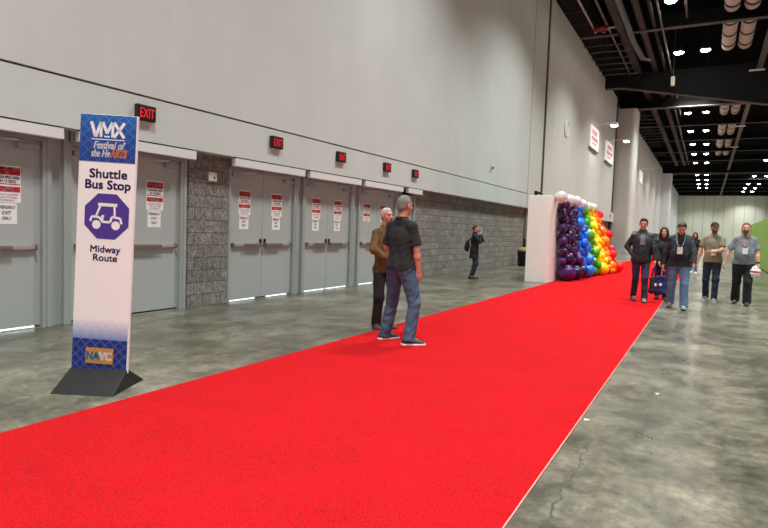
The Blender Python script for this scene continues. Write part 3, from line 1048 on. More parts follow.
stroke(mb, [P2(-0.075, 0.095), P2(0.085, 0.095)], 0.026, y2)
stroke(mb, [P2(-0.055, 0.085), P2(-0.092, -0.01)], 0.017, y2)
stroke(mb, [P2(0.062, 0.09), P2(0.068, -0.01)], 0.017, y2)
stroke(mb, [P2(-0.135, -0.045), P2(-0.125, -0.005), P2(-0.06, -0.01), P2(-0.035, -0.045), P2(0.03, -0.045), P2(0.045, 0.0), P2(0.115, -0.01), P2(0.125, -0.055)], 0.019, y2)
stroke(mb, [P2(-0.03, -0.03), P2(-0.04, 0.005), P2(-0.02, 0.0)], 0.016, y2)
for a in (-0.083, 0.078):
    rr = [(0.036 * math.cos(2 * math.pi * k / 20), 0.036 * math.sin(2 * math.pi * k / 20)) for k in range(20)]
    mb.add([(cxs + a + x, y2 - 0.0004, cz - 0.07 + z) for x, z in rr], [tuple(range(20))])
mb.build('cart_emblem', M['white'], pn)
pl = MB().box(-0.118, 0.115, FY - 0.004, FY, 0.195, 0.325).build('logo_plate', M['bronze'], pn, bevel=0.001)
mb = MB()
put_text(mb, 'NA', 0.095, (-0.055, FY - 0.005, 0.228), U, W3, off=0.0035, width=0.105)
mb.build('cyan_lettering', M['cyan'], pn)
mb = MB()
put_text(mb, 'VC', 0.095, (0.05, FY - 0.005, 0.228), U, W3, off=0.0035, width=0.1)
mb.build('white_lettering', M['white'], pn)

# ------------------------------------------------------------------ balloon wall
bw = thing('partition_box', 'white boxy partition carrying the rainbow balloons beside the carpet', 'partition', (-4.24, 21, 0))
MB().box(-0.315, 0.315, -4.1, 3.6, 0.0, 2.47).build('body', M['box'], bw, bevel=0.008)
MB().box(-0.3, 0.3, -4.08, 3.58, 2.47, 2.485).build('top_cap', M['box'], bw)
t = thing('bin', 'small dark bin with a dull yellow lid, half hidden by the white partition', 'bin', (-6.75, 24.75, 0))
MB().lathe([(0.2, 0), (0.24, 0.02), (0.27, 0.55), (0.27, 0.62)], (0, 0, 0), (0, 0, 1), 18).build('body', M['metal_dark'], t, smooth=True)
MB().lathe([(0.29, 0.62), (0.29, 0.7), (0.2, 0.78), (0.0, 0.8)], (0, 0, 0), (0, 0, 1), 18).build('lid', M['lidyellow'], t, smooth=True)
MB().box(-0.04, 0.04, -0.04, 0.04, 0.8, 1.15).build('post', M['black'], t)

BM = {}


def balloon_mesh(col):
    if col in BM:
        return BM[col]
    prof = [(0.02, -1.1), (0.07, -1.07), (0.04, -1.04)]
    for k in range(1, 13):
        a = math.pi * k / 13
        z = -math.cos(a)
        r = math.sin(a) * (1.0 if z > 0 else 1.0 - 0.1 * (-z) ** 1.5)
        prof.append((r, z * (1.0 if z > 0 else 1.06)))
    prof.append((0.02, 1.0))
    o = MB().lathe(prof, (0, 0, 0), (0, 0, 1), 22).build('balloon', BALLOON[col], None, smooth=True)
    me = o.data
    bpy.data.objects.remove(o)
    BM[col] = me
    return me


NAMES = {'white': 'white', 'purple': 'dark purple', 'violet': 'lighter purple', 'blue': 'blue', 'sky': 'bright blue', 'green': 'green', 'dkgreen': 'dark green', 'yellow': 'yellow', 'orange': 'orange', 'red': 'red'}
placed = []


def bulge(y, z):
    """how far the balloon skin stands off: leans out towards the floor and down the wall"""
    return -3.92 + 0.13 + (0.17 + 0.125 * max(0.0, y - 18)) * max(0.0, 1 - z / 2.45) ** 1.1


def balloon(col, y, z, r, out=0.0, label=None, force=False, x=None, tight=0.82):
    z = max(z, r * 0.98 + 0.012)
    xx = bulge(y, z) - r * 0.3 + out if x is None else x
    p = Vector((xx, y, z))
    if not force:
        for q, rq in placed:
            if (q - p).length < tight * (r + rq):
                return None
    placed.append((p, r))
    d = Vector((1.0, rnd.uniform(-0.6, 0.3), rnd.uniform(-0.3, 0.4))).normalized()
    o = bpy.data.objects.new('balloon', balloon_mesh(col))
    COL.objects.link(o)
    o.location = p
    o.rotation_mode = 'QUATERNION'
    o.rotation_quaternion = d.to_track_quat('Z', 'Y')
    o.scale = (r, r, r)
    lab = label or ('%s glossy %s balloon among its like in the %s band of the balloon wall' % ('small' if r < 0.125 else 'medium', NAMES[col], NAMES[col].split()[-1]))
    tag(o, lab, 'balloon', 'balloons of the rainbow wall, ' + NAMES[col] + (' small' if r < 0.125 else ' medium'))
    return o


BIG = [('violet', 18.05, 0.26, 0.25, 0.12, 'biggest purple balloon on the carpet beside the white partition'),
       ('purple', 18.75, 0.24, 0.23, 0.16, 'big purple balloon on the carpet, second from the white partition'),
       ('purple', 19.35, 0.26, 0.19, 0.2, 'purple balloon on the carpet next to the blue band'),
       ('purple', 18.3, 0.66, 0.2, 0.1, 'big purple balloon stacked above the biggest one'),
       ('violet', 19.2, 0.62, 0.18, 0.14, 'lighter purple balloon low down next to the blue band'),
       ('blue', 20.25, 0.22, 0.2, 0.12, 'big blue balloon lowest in the blue band'),
       ('sky', 20.6, 0.6, 0.2, 0.12, 'big bright blue balloon near the bottom of its band'),
       ('sky', 20.0, 1.75, 0.2, 0.08, 'big bright blue balloon high in its band'),
       ('blue', 20.2, 1.12, 0.17, 0.12, 'big blue balloon halfway up its band'),
       ('green', 21.3, 1.38, 0.23, 0.08, 'biggest green balloon halfway up the green band'),
       ('green', 21.35, 1.8, 0.17, 0.06, 'big green balloon above the biggest green one'),
       ('green', 21.75, 0.78, 0.19, 0.08, 'big green balloon low in the green band'),
       ('yellow', 22.3, 0.24, 0.22, 0.12, 'big yellow balloon on the carpet'),
       ('yellow', 22.6, 1.65, 0.19, 0.05, 'big yellow balloon in the upper half'),
       ('orange', 24.0, 1.55, 0.19, 0.08, 'big orange balloon in the upper half'),
       ('orange', 23.9, 1.2, 0.2, 0.1, 'big orange balloon halfway up'),
       ('red', 24.6, 0.25, 0.21, 0.16, 'big red balloon on the carpet at the far end'),
       ('red', 24.5, 0.7, 0.18, 0.1, 'big red balloon above the one on the carpet'),
       ('red', 25.1, 1.45, 0.19, 0.1, 'big red balloon standing out beside the orange ones')]
for c, y, z, r, out, lab in BIG:
    balloon(c, 17.75 + (y - 17.75) * 0.89, z, r, out, lab, force=True)
WP = [(17.45, 0.18, 'nearest'), (18.5, 0.2, 'second'), (19.65, 0.19, 'third'), (20.75, 0.18, 'fourth'), (21.8, 0.18, 'fifth'), (22.9, 0.17, 'farthest')]
for y, r, w in WP:
    balloon('white', y, 2.45 - 0.006 * (y - 17) + rnd.uniform(-0.04, 0.03), r, 0, '%s white balloon in the row along the top of the balloon wall' % w, True, x=-3.76)
# bands: colour, second colour, y range, size list
BANDS = [('purple', 'violet', 17.75, 19.6, 4), ('blue', 'sky', 19.6, 20.65, 5), ('green', 'dkgreen', 20.65, 21.5, 5), ('yellow', 'yellow', 21.5, 22.6, 5), ('orange', 'orange', 22.6, 23.5, 5), ('red', 'red', 23.5, 24.1, 5)]
for rad in (0.165, 0.14, 0.12, 0.1):
    for c1, c2, a, b, _ in BANDS:
        for k in range(int(500 * (b - a) / (1 + (rad > 0.13)))):
            if c1 == 'purple' and rad > 0.15:
                break
            z = rnd.uniform(0.1, 2.3)
            y = rnd.uniform(a, b)
            if c1 == 'red' and z > 1.2 and rnd.random() < 0.8:
                continue
            balloon(c1 if rnd.random() < 0.72 else c2, y, z, rad * rnd.uniform(0.94, 1.06), rnd.uniform(-0.06, 0.06))

#PART3
# ------------------------------------------------------------------ people: smooth bodies grown from distance fields
V3 = lambda *a: np.array(a, float)


def nrm(v):
    v = np.asarray(v, float)
    return v / max(1e-9, np.linalg.norm(v))


class Field:
    """a signed distance field on a grid, meshed with surface nets into one continuous surface"""
    def __init__(s, h):
        s.h, s.ops = h, []

    def cone(s, a, b, ra, rb, k=0.02, fl=None, sub=False, cut=False):
        s.ops.append(('c', np.array(a, float), np.array(b, float), ra, rb, k, fl, sub, cut))
        return s

    def ell(s, c, r, k=0.02, R=None, sub=False):
        s.ops.append(('e', np.array(c, float), np.array(r, float), None, None, k, R, sub, False))
        return s

    def plane(s, p, n):
        """keeps the side the normal points away from"""
        s.ops.append(('p', np.array(p, float), nrm(n), None, None, 0, None, True, False))
        return s

    def wrinkle(s, amp, freq, seed=0):
        s.ops.append(('w', amp, freq, seed, None, 0, None, False, False))
        return s

    def mesh(s):
        h = s.h
        lo, hi = np.full(3, 9e9), np.full(3, -9e9)
        for o in s.ops:
            if o[0] == 'c' and not o[7]:
                R = max(o[3], o[4]) + 0.02
                lo = np.minimum(lo, np.minimum(o[1], o[2]) - R)
                hi = np.maximum(hi, np.maximum(o[1], o[2]) + R)
            elif o[0] == 'e' and not o[7]:
                R = o[2] if o[6] is None else np.full(3, o[2].max())
                lo = np.minimum(lo, o[1] - R - 0.02)
                hi = np.maximum(hi, o[1] + R + 0.02)
        lo -= 2 * h
        n = np.ceil((hi - lo) / h).astype(int) + 3
        F = np.full(n, 0.25, np.float32)
        for o in s.ops:
            typ = o[0]
            if typ in 'ce':
                if typ == 'c':
                    R = max(o[3], o[4]) + o[5] + 3 * h
                    a, b = np.minimum(o[1], o[2]) - R, np.maximum(o[1], o[2]) + R
                else:
                    R = (o[2] if o[6] is None else np.full(3, o[2].max())) + o[5] + 3 * h
                    a, b = o[1] - R, o[1] + R
                i0 = np.clip(np.floor((a - lo) / h).astype(int), 0, n - 1)
                i1 = np.clip(np.ceil((b - lo) / h).astype(int) + 1, 1, n)
                if (i1 <= i0).any():
                    continue
            else:
                i0, i1 = np.zeros(3, int), n
            X = (lo[0] + h * np.arange(i0[0], i1[0]))[:, None, None]
            Y = (lo[1] + h * np.arange(i0[1], i1[1]))[None, :, None]
            Z = (lo[2] + h * np.arange(i0[2], i1[2]))[None, None, :]
            sl = tuple(slice(p, q) for p, q in zip(i0, i1))
            if typ == 'c':
                A, B, ra, rb, fl = o[1], o[2], o[3], o[4], o[6]
                px, py, pz = X - A[0], Y - A[1], Z - A[2]
                d = B - A
                L2 = max(1e-9, d @ d)
                t = np.clip((px * d[0] + py * d[1] + pz * d[2]) / L2, 0, 1)
                qx, qy, qz = px - t * d[0], py - t * d[1], pz - t * d[2]
                if fl is not None:      # flatten along a direction
                    ax, f = nrm(fl[0]), 1 / fl[1] - 1
                    w = (qx * ax[0] + qy * ax[1] + qz * ax[2]) * f
                    qx, qy, qz = qx + w * ax[0], qy + w * ax[1], qz + w * ax[2]
                D = np.sqrt(qx * qx + qy * qy + qz * qz) - (ra + (rb - ra) * t)
                if o[8]:                # open end: cut flat at b
                    dn = nrm(d)
                    D = np.maximum(D, (X - B[0]) * dn[0] + (Y - B[1]) * dn[1] + (Z - B[2]) * dn[2])
            elif typ == 'e':
                px, py, pz = X - o[1][0], Y - o[1][1], Z - o[1][2]
                if o[6] is not None:
                    R = o[6]
                    px, py, pz = (px * R[0][0] + py * R[0][1] + pz * R[0][2], px * R[1][0] + py * R[1][1] + pz * R[1][2], px * R[2][0] + py * R[2][1] + pz * R[2][2])
                r = o[2]
                k0 = np.sqrt((px / r[0]) ** 2 + (py / r[1]) ** 2 + (pz / r[2]) ** 2)
                k1 = np.sqrt((px / r[0] ** 2) ** 2 + (py / r[1] ** 2) ** 2 + (pz / r[2] ** 2) ** 2) + 1e-6
                D = k0 * (k0 - 1) / k1
            elif typ == 'p':
                D = (X - o[1][0]) * o[2][0] + (Y - o[1][1]) * o[2][1] + (Z - o[1][2]) * o[2][2]
                F[sl] = np.maximum(F[sl], D)
                continue
            else:
                rg = np.random.RandomState(o[3])
                W = 0
                for q in range(5):
                    kv = rg.normal(size=3) * o[2] * np.array([1, 1, 0.7])
                    W = W + np.sin(X * kv[0] + Y * kv[1] + Z * kv[2] + rg.rand() * 6.28)
                F[sl] += (o[1] / 2.2 * W).astype(np.float32)
                continue
            k, G = o[5], F[sl]
            if o[7]:
                D = -D
                if k > 0:
                    hh = np.clip(0.5 - 0.5 * (G - D) / k, 0, 1)
                    F[sl] = G * (1 - hh) + D * hh + k * hh * (1 - hh)
                else:
                    F[sl] = np.maximum(G, D)
            else:
                if k > 0:
                    hh = np.clip(0.5 + 0.5 * (G - D) / k, 0, 1)
                    F[sl] = G * (1 - hh) + D * hh - k * hh * (1 - hh)
                else:
                    F[sl] = np.minimum(G, D)
        return s.nets(F, lo)

    def nets(s, F, lo):
        h = s.h
        S_ = F < 0
        nx, ny, nz = F.shape
        cnt = np.zeros((nx - 1, ny - 1, nz - 1), np.int8)
        for dx in (0, 1):
            for dy in (0, 1):
                for dz in (0, 1):
                    cnt += S_[dx:nx - 1 + dx, dy:ny - 1 + dy, dz:nz - 1 + dz]
        act = (cnt > 0) & (cnt < 8)
        I = np.argwhere(act)
        idx = np.full(act.shape, -1, np.int64)
        idx[act] = np.arange(len(I))
        P, C = np.zeros((len(I), 3)), np.zeros(len(I))
        cs = [(a, b, c) for a in (0, 1) for b in (0, 1) for c in (0, 1)]
        for c in cs:
            for ax in range(3):
                if c[ax]:
                    continue
                e = list(c)
                e[ax] = 1
                f0 = F[I[:, 0] + c[0], I[:, 1] + c[1], I[:, 2] + c[2]]
                f1 = F[I[:, 0] + e[0], I[:, 1] + e[1], I[:, 2] + e[2]]
                m = (f0 < 0) != (f1 < 0)
                t = np.where(m, f0 / np.where(m, f0 - f1, 1), 0)
                q = np.array(c, float)[None] + np.zeros((len(I), 3))
                q[:, ax] += t
                P[m] += q[m]
                C[m] += 1
        V = lo + h * (I + P / C[:, None])
        faces = []
        for ax in range(3):
            u, w = (ax + 1) % 3, (ax + 2) % 3
            sh = [slice(None)] * 3
            s0, s1 = list(sh), list(sh)
            s0[ax], s1[ax] = slice(0, -1), slice(1, None)
            A, B = S_[tuple(s0)], S_[tuple(s1)]
            E = np.argwhere(A != B)
            E = E[(E[:, u] > 0) & (E[:, w] > 0) & (E[:, u] < F.shape[u] - 1) & (E[:, w] < F.shape[w] - 1)]
            ins = A[E[:, 0], E[:, 1], E[:, 2]]
            q = []
            for du, dw in ((1, 1), (0, 1), (0, 0), (1, 0)):
                J = E.copy()
                J[:, u] -= du
                J[:, w] -= dw
                q.append(idx[J[:, 0], J[:, 1], J[:, 2]])
            Q = np.stack(q, 1)
            Q[~ins] = Q[~ins][:, ::-1]
            faces.append(Q)
        Q = np.concatenate(faces)
        Q = Q[(Q >= 0).all(1)]
        return V, Q

    def build(s, name, mat, parent, scale=1.0):
        V, Q = s.mesh()
        me = bpy.data.meshes.new(name)
        me.vertices.add(len(V))
        me.vertices.foreach_set('co', (V * scale).astype(np.float32).ravel())
        me.loops.add(len(Q) * 4)
        me.loops.foreach_set('vertex_index', Q.astype(np.int32).ravel())
        me.polygons.add(len(Q))
        me.polygons.foreach_set('loop_start', np.arange(0, len(Q) * 4, 4, dtype=np.int32))
        me.polygons.foreach_set('use_smooth', np.ones(len(Q), bool))
        me.update(calc_edges=True)
        me.validate()
        me.materials.append(mat)
        o = bpy.data.objects.new(name, me)
        COL.objects.link(o)
        o.parent = parent
        return o


def ik(a, c, l1, l2, hint):
    a, c = np.array(a, float), np.array(c, float)
    d = c - a
    L = np.linalg.norm(d)
    if L > (l1 + l2) * 0.999:
        c = a + d / L * (l1 + l2) * 0.999
        d = c - a
        L = np.linalg.norm(d)
    x = (l1 * l1 - l2 * l2 + L * L) / (2 * L)
    hg = math.sqrt(max(0, l1 * l1 - x * x))
    d = d / L
    hv = np.array(hint, float)
    hv = nrm(hv - d * (hv @ d))
    return a + d * x + hv * hg, c


def rotz(deg):
    a = math.radians(deg)
    return np.array([[math.cos(a), -math.sin(a), 0], [math.sin(a), math.cos(a), 0], [0, 0, 1]])


def rotx(deg):
    a = math.radians(deg)
    return np.array([[1, 0, 0], [0, math.cos(a), -math.sin(a)], [0, math.sin(a), math.cos(a)]])


def roty(deg):
    a = math.radians(deg)
    return np.array([[math.cos(a), 0, math.sin(a)], [0, 1, 0], [-math.sin(a), 0, math.cos(a)]])


def person(label, pos, face, H, vox=0.008, girth=1.0, belly=0.0, sex='m',
           lf=(-0.11, 0, 0), rf=(0.11, 0, 0), lh=(-0.3, 0.05, 0.80), rh=(0.3, 0.05, 0.80), lel=(-0.3, -1, 0), rel=(0.3, -1, 0),
           torso_yaw=0, head_yaw=0, head_pitch=0, head_roll=0, lift=(0, 0), hip=(0, 0),
           skin='skin', hair='hair_dark', style='short', beard=None, cap=False,
           top=None, legs=None, shoe=None, group=None, palm=(None, None), curl=(0.7, 0.7), extra=None):
    """local frame: faces +y, right hand on +x, built for 1.80 m and scaled"""
    sc = H / 1.80
    root = thing('person', label, 'person', pos, math.radians(face - 90), group)
    T = rotz(torso_yaw)
    fem = sex == 'f'
    sw = (0.168 if fem else 0.188) * (0.94 + 0.06 * girth)
    hipz = 0.925
    hx, hy = hip
    off = V3(hx, hy, 0)
    hips = [V3(s * 0.092, 0, hipz) + off for s in (-1, 1)]
    ank, knee = [], []
    for f, hp, lf_ in zip((lf, rf), hips, lift):
        R = rotz(-f[2])
        a = V3(f[0], f[1], 0.085 + lf_) - R @ V3(0, 0.05, 0)
        kn, a = ik(hp, a, 0.435, 0.425, R @ V3(0, 1, 0.1))
        ank.append(a)
        knee.append(kn)
    shl = [T @ V3(s * sw, -0.01, 1.446) + off for s in (-1, 1)]
    elb, wri = [], []
    for hnd, sp, el in zip((lh, rh), shl, (lel, rel)):
        e, w = ik(sp, V3(*hnd) + off, 0.30, 0.262, V3(*el))
        elb.append(e)
        wri.append(w)
    g = girth
    HR = rotz(head_yaw) @ rotx(head_pitch) @ roty(head_roll)
    nb = T @ V3(0, -0.015, 1.50) + off
    hc = nb + HR @ V3(0, 0.03, 0.165)
    Hd = lambda x, y, z: hc + HR @ V3(x, y, z)
    HI = HR.T
    hs = 0.94 if fem else 1.0
    he = lambda F, c, r, k=0.015, sub=False: F.ell(Hd(*[q * hs for q in c]), V3(*r) * hs, k, HI, sub)

    # ---- the body: one continuous surface
    B = Field(vox)
    B.ell(off + V3(0, 0, 0.97), (0.135 * g, 0.095 * g, 0.11), 0.04)
    B.ell(T @ V3(0, 0.0, 1.12) + off, (0.12 * g, 0.088 * g, 0.14), 0.05, T.T)
    B.ell(T @ V3(0, 0.0, 1.27) + off, (0.135 * g, 0.085, 0.15), 0.03, T.T)
    for s_, sp in zip((-1, 1), shl):
        B.cone(nb - V3(0, 0, 0.06), sp - V3(0, 0, 0.05), 0.035, 0.03, 0.02)
    B.cone(nb - V3(0, 0, 0.05), Hd(0, -0.02, -0.05), 0.058 * (0.85 if fem else 1), 0.054 * (0.85 if fem else 1), 0.03)
    for hp, kn, an, f, lf_ in zip(hips, knee, ank, (lf, rf), lift):
        B.cone(hp, kn, 0.07, 0.05, 0.04)
        B.cone(kn, an, 0.05, 0.036, 0.02)
        R = rotz(-f[2])
        B.cone(an - V3(0, 0, 0.03), an + R @ V3(0, 0.1, -0.045), 0.03, 0.028, 0.02)
    cov = 0.72 if top.get('sleeve', 0.6) > 1 else 1.0
    for i, (sp, e, w) in enumerate(zip(shl, elb, wri)):
        B.cone(sp + nrm(nb - sp) * 0.02 * np.array([1, 1, 0]) - V3(0, 0, 0.04), e, 0.038 * cov * (0.85 if fem else 1), 0.038 * cov * (0.85 if fem else 1), 0.03)
        B.cone(e, e + (w - e) * 0.35, 0.041 * cov * (0.85 if fem else 1), 0.043 * cov * (0.85 if fem else 1), 0.02)
        B.cone(e + (w - e) * 0.35, w, 0.042 * cov * (0.85 if fem else 1), 0.027, 0.02)
        # hand: palm, four fingers in two joints, thumb
        s_ = (-1, 1)[i]
        fd = nrm(w - e)
        pn_ = palm[i]
        pn_ = V3(-s_, 0.25, 0) if pn_ is None else V3(*pn_)
        pn_ = nrm(pn_ - fd * (pn_ @ fd))           # palm faces here
        td = np.cross(fd, pn_) * (1 if s_ > 0 else -1)
        td = nrm(td)
        if td @ V3(0, 1, 0.3) < 0:
            td = -td                                # thumb towards the front / up
        Rm = np.array([td, fd, pn_])
        B.ell(w + fd * 0.05, (0.042, 0.056, 0.017), 0.015, Rm)
        cu = curl[i]
        for q, (ofs, ln) in enumerate(((0.031, 0.066), (0.011, 0.076), (-0.01, 0.07), (-0.029, 0.055))):
            b0 = w + fd * (0.088 - 0.004 * abs(q - 1.3)) + td * ofs
            d1 = nrm(fd * math.cos(cu * 0.6) + pn_ * math.sin(cu * 0.6) + td * ofs * 1.5)
            d2 = nrm(fd * math.cos(cu * 1.7) + pn_ * math.sin(cu * 1.7))
            b1 = b0 + d1 * ln * 0.55
            B.cone(b0 - fd * 0.02, b1, 0.0098, 0.0088, 0.004)
            B.cone(b1, b1 + d2 * ln * 0.5, 0.0088, 0.0074, 0.004)
        b0 = w + fd * 0.025 + td * 0.03
        b1 = b0 + nrm(fd * 0.75 + td * 0.6 + pn_ * 0.35) * 0.045
        B.cone(b0, b1, 0.0125, 0.0105, 0.008)
        B.cone(b1, b1 + nrm(fd + pn_ * 0.5 + td * 0.05) * 0.03, 0.0105, 0.0085, 0.004)
    # head and face
    he(B, (0, -0.012, 0.028), (0.076, 0.094, 0.09))
    he(B, (0, 0.022, -0.045), (0.058, 0.066, 0.074))
    he(B, (0, 0.066, -0.096), (0.026, 0.022, 0.02))
    he(B, (0, 0.076, 0.026), (0.052, 0.018, 0.014), 0.02)
    for s_ in (-1, 1):
        he(B, (s_ * 0.04, 0.062, -0.026), (0.024, 0.02, 0.022), 0.02)
        he(B, (s_ * 0.079, -0.008, -0.008), (0.011, 0.021, 0.034), 0.006)
        he(B, (s_ * 0.032, 0.1, 0.004), (0.013, 0.012, 0.009), 0.012, True)
    B.cone(Hd(0, 0.084 * hs, 0.008 * hs), Hd(0, 0.11 * hs, -0.03 * hs), 0.009, 0.0135, 0.01)
    for s_ in (-1, 1):
        he(B, (s_ * 0.011, 0.1, -0.035), (0.009, 0.011, 0.008), 0.006)
    he(B, (0, 0.086, -0.055), (0.024, 0.011, 0.006), 0.008)
    he(B, (0, 0.084, -0.067), (0.021, 0.011, 0.007), 0.008)
    he(B, (0, 0.1, -0.0607), (0.022, 0.012, 0.0025), 0.004, True)
    B.build('body', M[skin], root, sc)
    # eyes, brows, lips
    for s_ in (-1, 1):
        c = Hd(s_ * 0.032 * hs, 0.080 * hs, 0.003 * hs) * sc
        MB().ball(tuple(c), 0.0082 * sc, 10, 7).build('eye', M['eye'], root, smooth=True)
        f = Field(0.004)
        he(f, (s_ * 0.034, 0.087, 0.024), (0.018, 0.007, 0.0035), 0.0)
        f.build('eyebrow', M[hair if hair != 'hair_white' else 'hair_grey'], root, sc)
    f = Field(0.004)
    he(f, (0, 0.09, -0.055), (0.021, 0.010, 0.005), 0.004)
    he(f, (0, 0.088, -0.0675), (0.018, 0.010, 0.006), 0.004)
    f.build('lips', M['lip'], root, sc)
    # hair
    f = Field(0.006)
    if style in ('short', 'thin', 'cap', 'crop'):
        th = {'short': 0.009, 'thin': 0.005, 'crop': 0.005, 'cap': 0.005}[style]
        he(f, (0, -0.014, 0.03), (0.076 + th, 0.094 + th, 0.09 + th), 0.01)
        he(f, (0, -0.055, -0.02), (0.062 + th * 0.5, 0.05 + th, 0.06), 0.015)
        if style == 'short':
            he(f, (0.01, 0.045, 0.104), (0.055, 0.04, 0.02), 0.02)
        f.plane(Hd(0, 0.05 * hs, 0.058 * hs), HR @ V3(0, 0.75, -0.66))
        f.plane(Hd(0, 0, -0.075 * hs), HR @ V3(0, 0, -1))
        f.wrinkle(0.0014, 140, 3)
    elif style == 'long':
        he(f, (0, -0.016, 0.034), (0.088, 0.104, 0.098), 0.01)
        for s_ in (-1, 1):
            f.cone(Hd(s_ * 0.07, 0.02, 0.03), Hd(s_ * 0.088, 0.0, -0.14), 0.03, 0.032, 0.02)
            f.cone(Hd(s_ * 0.088, 0.0, -0.14), Hd(s_ * 0.075, 0.03, -0.24), 0.032, 0.02, 0.02)
        f.cone(Hd(0, -0.06, 0.0), Hd(0, -0.08, -0.2), 0.07, 0.06, 0.03)
        he(f, (0, 0.105, -0.035), (0.056, 0.08, 0.105), 0.01, True)
        f.wrinkle(0.004, 110, 5)
    elif style == 'bun':
        he(f, (0, -0.016, 0.034), (0.086, 0.102, 0.097), 0.01)
        he(f, (0, -0.05, -0.04), (0.07, 0.06, 0.07), 0.02)
        he(f, (0, -0.125, 0.0), (0.035, 0.035, 0.04), 0.01)
        f.plane(Hd(0, 0.045, 0.05), HR @ V3(0, 0.8, -0.6))
        f.wrinkle(0.003, 110, 5)
    f.build('hair', M[hair], root, sc)
    if beard:
        f = Field(0.005)
        he(f, (0, 0.024, -0.055), (0.062, 0.07, 0.074), 0.01)
        he(f, (0, 0.068, -0.108), (0.034, 0.026, 0.03), 0.015)
        he(f, (0, 0.088, -0.046), (0.03, 0.012, 0.006), 0.006)
        f.plane(Hd(0, 0, -0.035), HR @ V3(0, -0.25, 1))
        f.plane(Hd(0, -0.01, 0), HR @ V3(0, -1, 0))
        he(f, (0, 0.1, -0.06), (0.022, 0.02, 0.008), 0.004, True)
        f.wrinkle(0.0025, 160, 7)
        f.build('beard', M[beard], root, sc)
    if cap:
        f = Field(0.006)
        he(f, (0, -0.012, 0.05), (0.088, 0.107, 0.09), 0.01)
        f.plane(Hd(0, 0, 0.04), HR @ V3(0, 0.05, -1))
        f.ell(Hd(0, 0.105, 0.048), (0.075, 0.085, 0.009), 0.008, (HR @ rotx(-12)).T)
        f.build('cap', M['cap'], root, sc)

    # ---- clothes
    sg_ = 0.014
    tm, kind, sleeve, hem = top['mat'], top.get('kind', 'tee'), top.get('sleeve', 0.6), top.get('hem', 0.86)
    loose = top.get('loose', 0.0)
    f = Field(vox)
    w_ = 0.152 * g + loose
    dth = 0.105 * g + loose
    hemw = top.get('hemw', 0.0)
    f.ell(off + V3(0, -0.005, hem + 0.02), (w_ + 0.022 + hemw, dth + 0.02 + hemw, 0.19), 0.05)
    f.ell(T @ V3(0, 0.01 + belly, 1.10) + off, (w_ - 0.004, dth + 0.006 + belly, 0.22), 0.06, T.T)
    f.ell(T @ V3(0, 0.0, 1.28) + off, (0.168 * g + loose, 0.112 + loose * 0.8, 0.18), 0.06, T.T)
    if hem < 0.82:
        f.ell(off + V3(0, -0.005, 0.90), (w_ + 0.012 + hemw * 0.6, dth + 0.012 + hemw * 0.6, 0.24), 0.05)
    if fem:
        for s_ in (-1, 1):
            f.ell(T @ V3(s_ * 0.07, 0.085, 1.29) + off, (0.06, 0.05, 0.06), 0.04)
    for sp, e, w in zip(shl, elb, wri):
        ins = nrm(nb - sp) * 0.022 * np.array([1, 1, 0])
        sq = sp + ins - V3(0, 0, 0.032)
        f.cone(nb - V3(0, 0, 0.02), sq, 0.06, 0.05 + loose * 0.3, 0.05)
        ar = 1.0 + loose * 6
        if sleeve <= 1.0:
            m = sp + (e - sp) * sleeve
            f.cone(sq, m, 0.054 + loose * 0.3, 0.057 * (1 + 0.1 * (g - 1)) + loose * 0.5, 0.03, cut=True)
        else:
            f.cone(sq, e, 0.056 * ar ** 0.5, 0.055 * ar ** 0.5, 0.03)
            f.cone(e, e + (w - e) * 0.97, 0.056 * ar ** 0.5, 0.043 * ar ** 0.4, 0.025, cut=True)
    f.cone(nb - V3(0, 0, 0.03), nb + HR @ V3(0, 0.0, top.get('collar', 0.03) + 0.01), 0.075, 0.066, 0.02, cut=True)
    f.wrinkle(top.get('wr', 0.0035), 26, int(abs(pos[0] * 100)) % 97)
    f.wrinkle(top.get('wr', 0.0035) * 0.6, 60, int(abs(pos[1] * 100)) % 89)
    f.plane(off + V3(0, 0, hem), (0, 0.03, -1))
    shirt = f.build({'jacket': 'jacket', 'coat': 'coat', 'polo': 'shirt', 'tee': 'shirt'}[kind], M[tm], root, sc)
    if top.get('ribs'):   # knitted hem band and cuffs
        f = Field(vox)
        f.ell(off + V3(0, -0.005, hem + 0.0), (w_ + 0.016 + hemw, dth + 0.012 + hemw, 0.18), 0.05)
        f.plane(off + V3(0, 0, hem - 0.03), (0, 0, -1))
        f.plane(off + V3(0, 0, hem + 0.025), (0, 0, 1))
        f.build('waistband', M[tm], shirt, sc)
    if kind == 'polo' or top.get('lapel'):
        f = Field(0.006)
        for s_ in (-1, 1):
            f.cone(nb + T @ V3(s_ * 0.02, 0.078, -0.035), nb + T @ V3(s_ * 0.075, 0.0, 0.012), 0.02, 0.02, 0.01, fl=(T @ V3(s_ * 0.6, 0.8, 0), 0.4))
            f.cone(nb + T @ V3(s_ * 0.075, 0.0, 0.012), nb + T @ V3(s_ * 0.02, -0.07, 0.012), 0.02, 0.02, 0.01, fl=(T @ V3(s_ * 0.6, -0.8, 0), 0.4))
        f.cone(nb + T @ V3(0.03, -0.07, 0.012), nb + T @ V3(-0.03, -0.07, 0.012), 0.02, 0.02, 0.01, fl=(T @ V3(0, 1, 0), 0.4))
        f.build('collar', M[tm], shirt, sc)
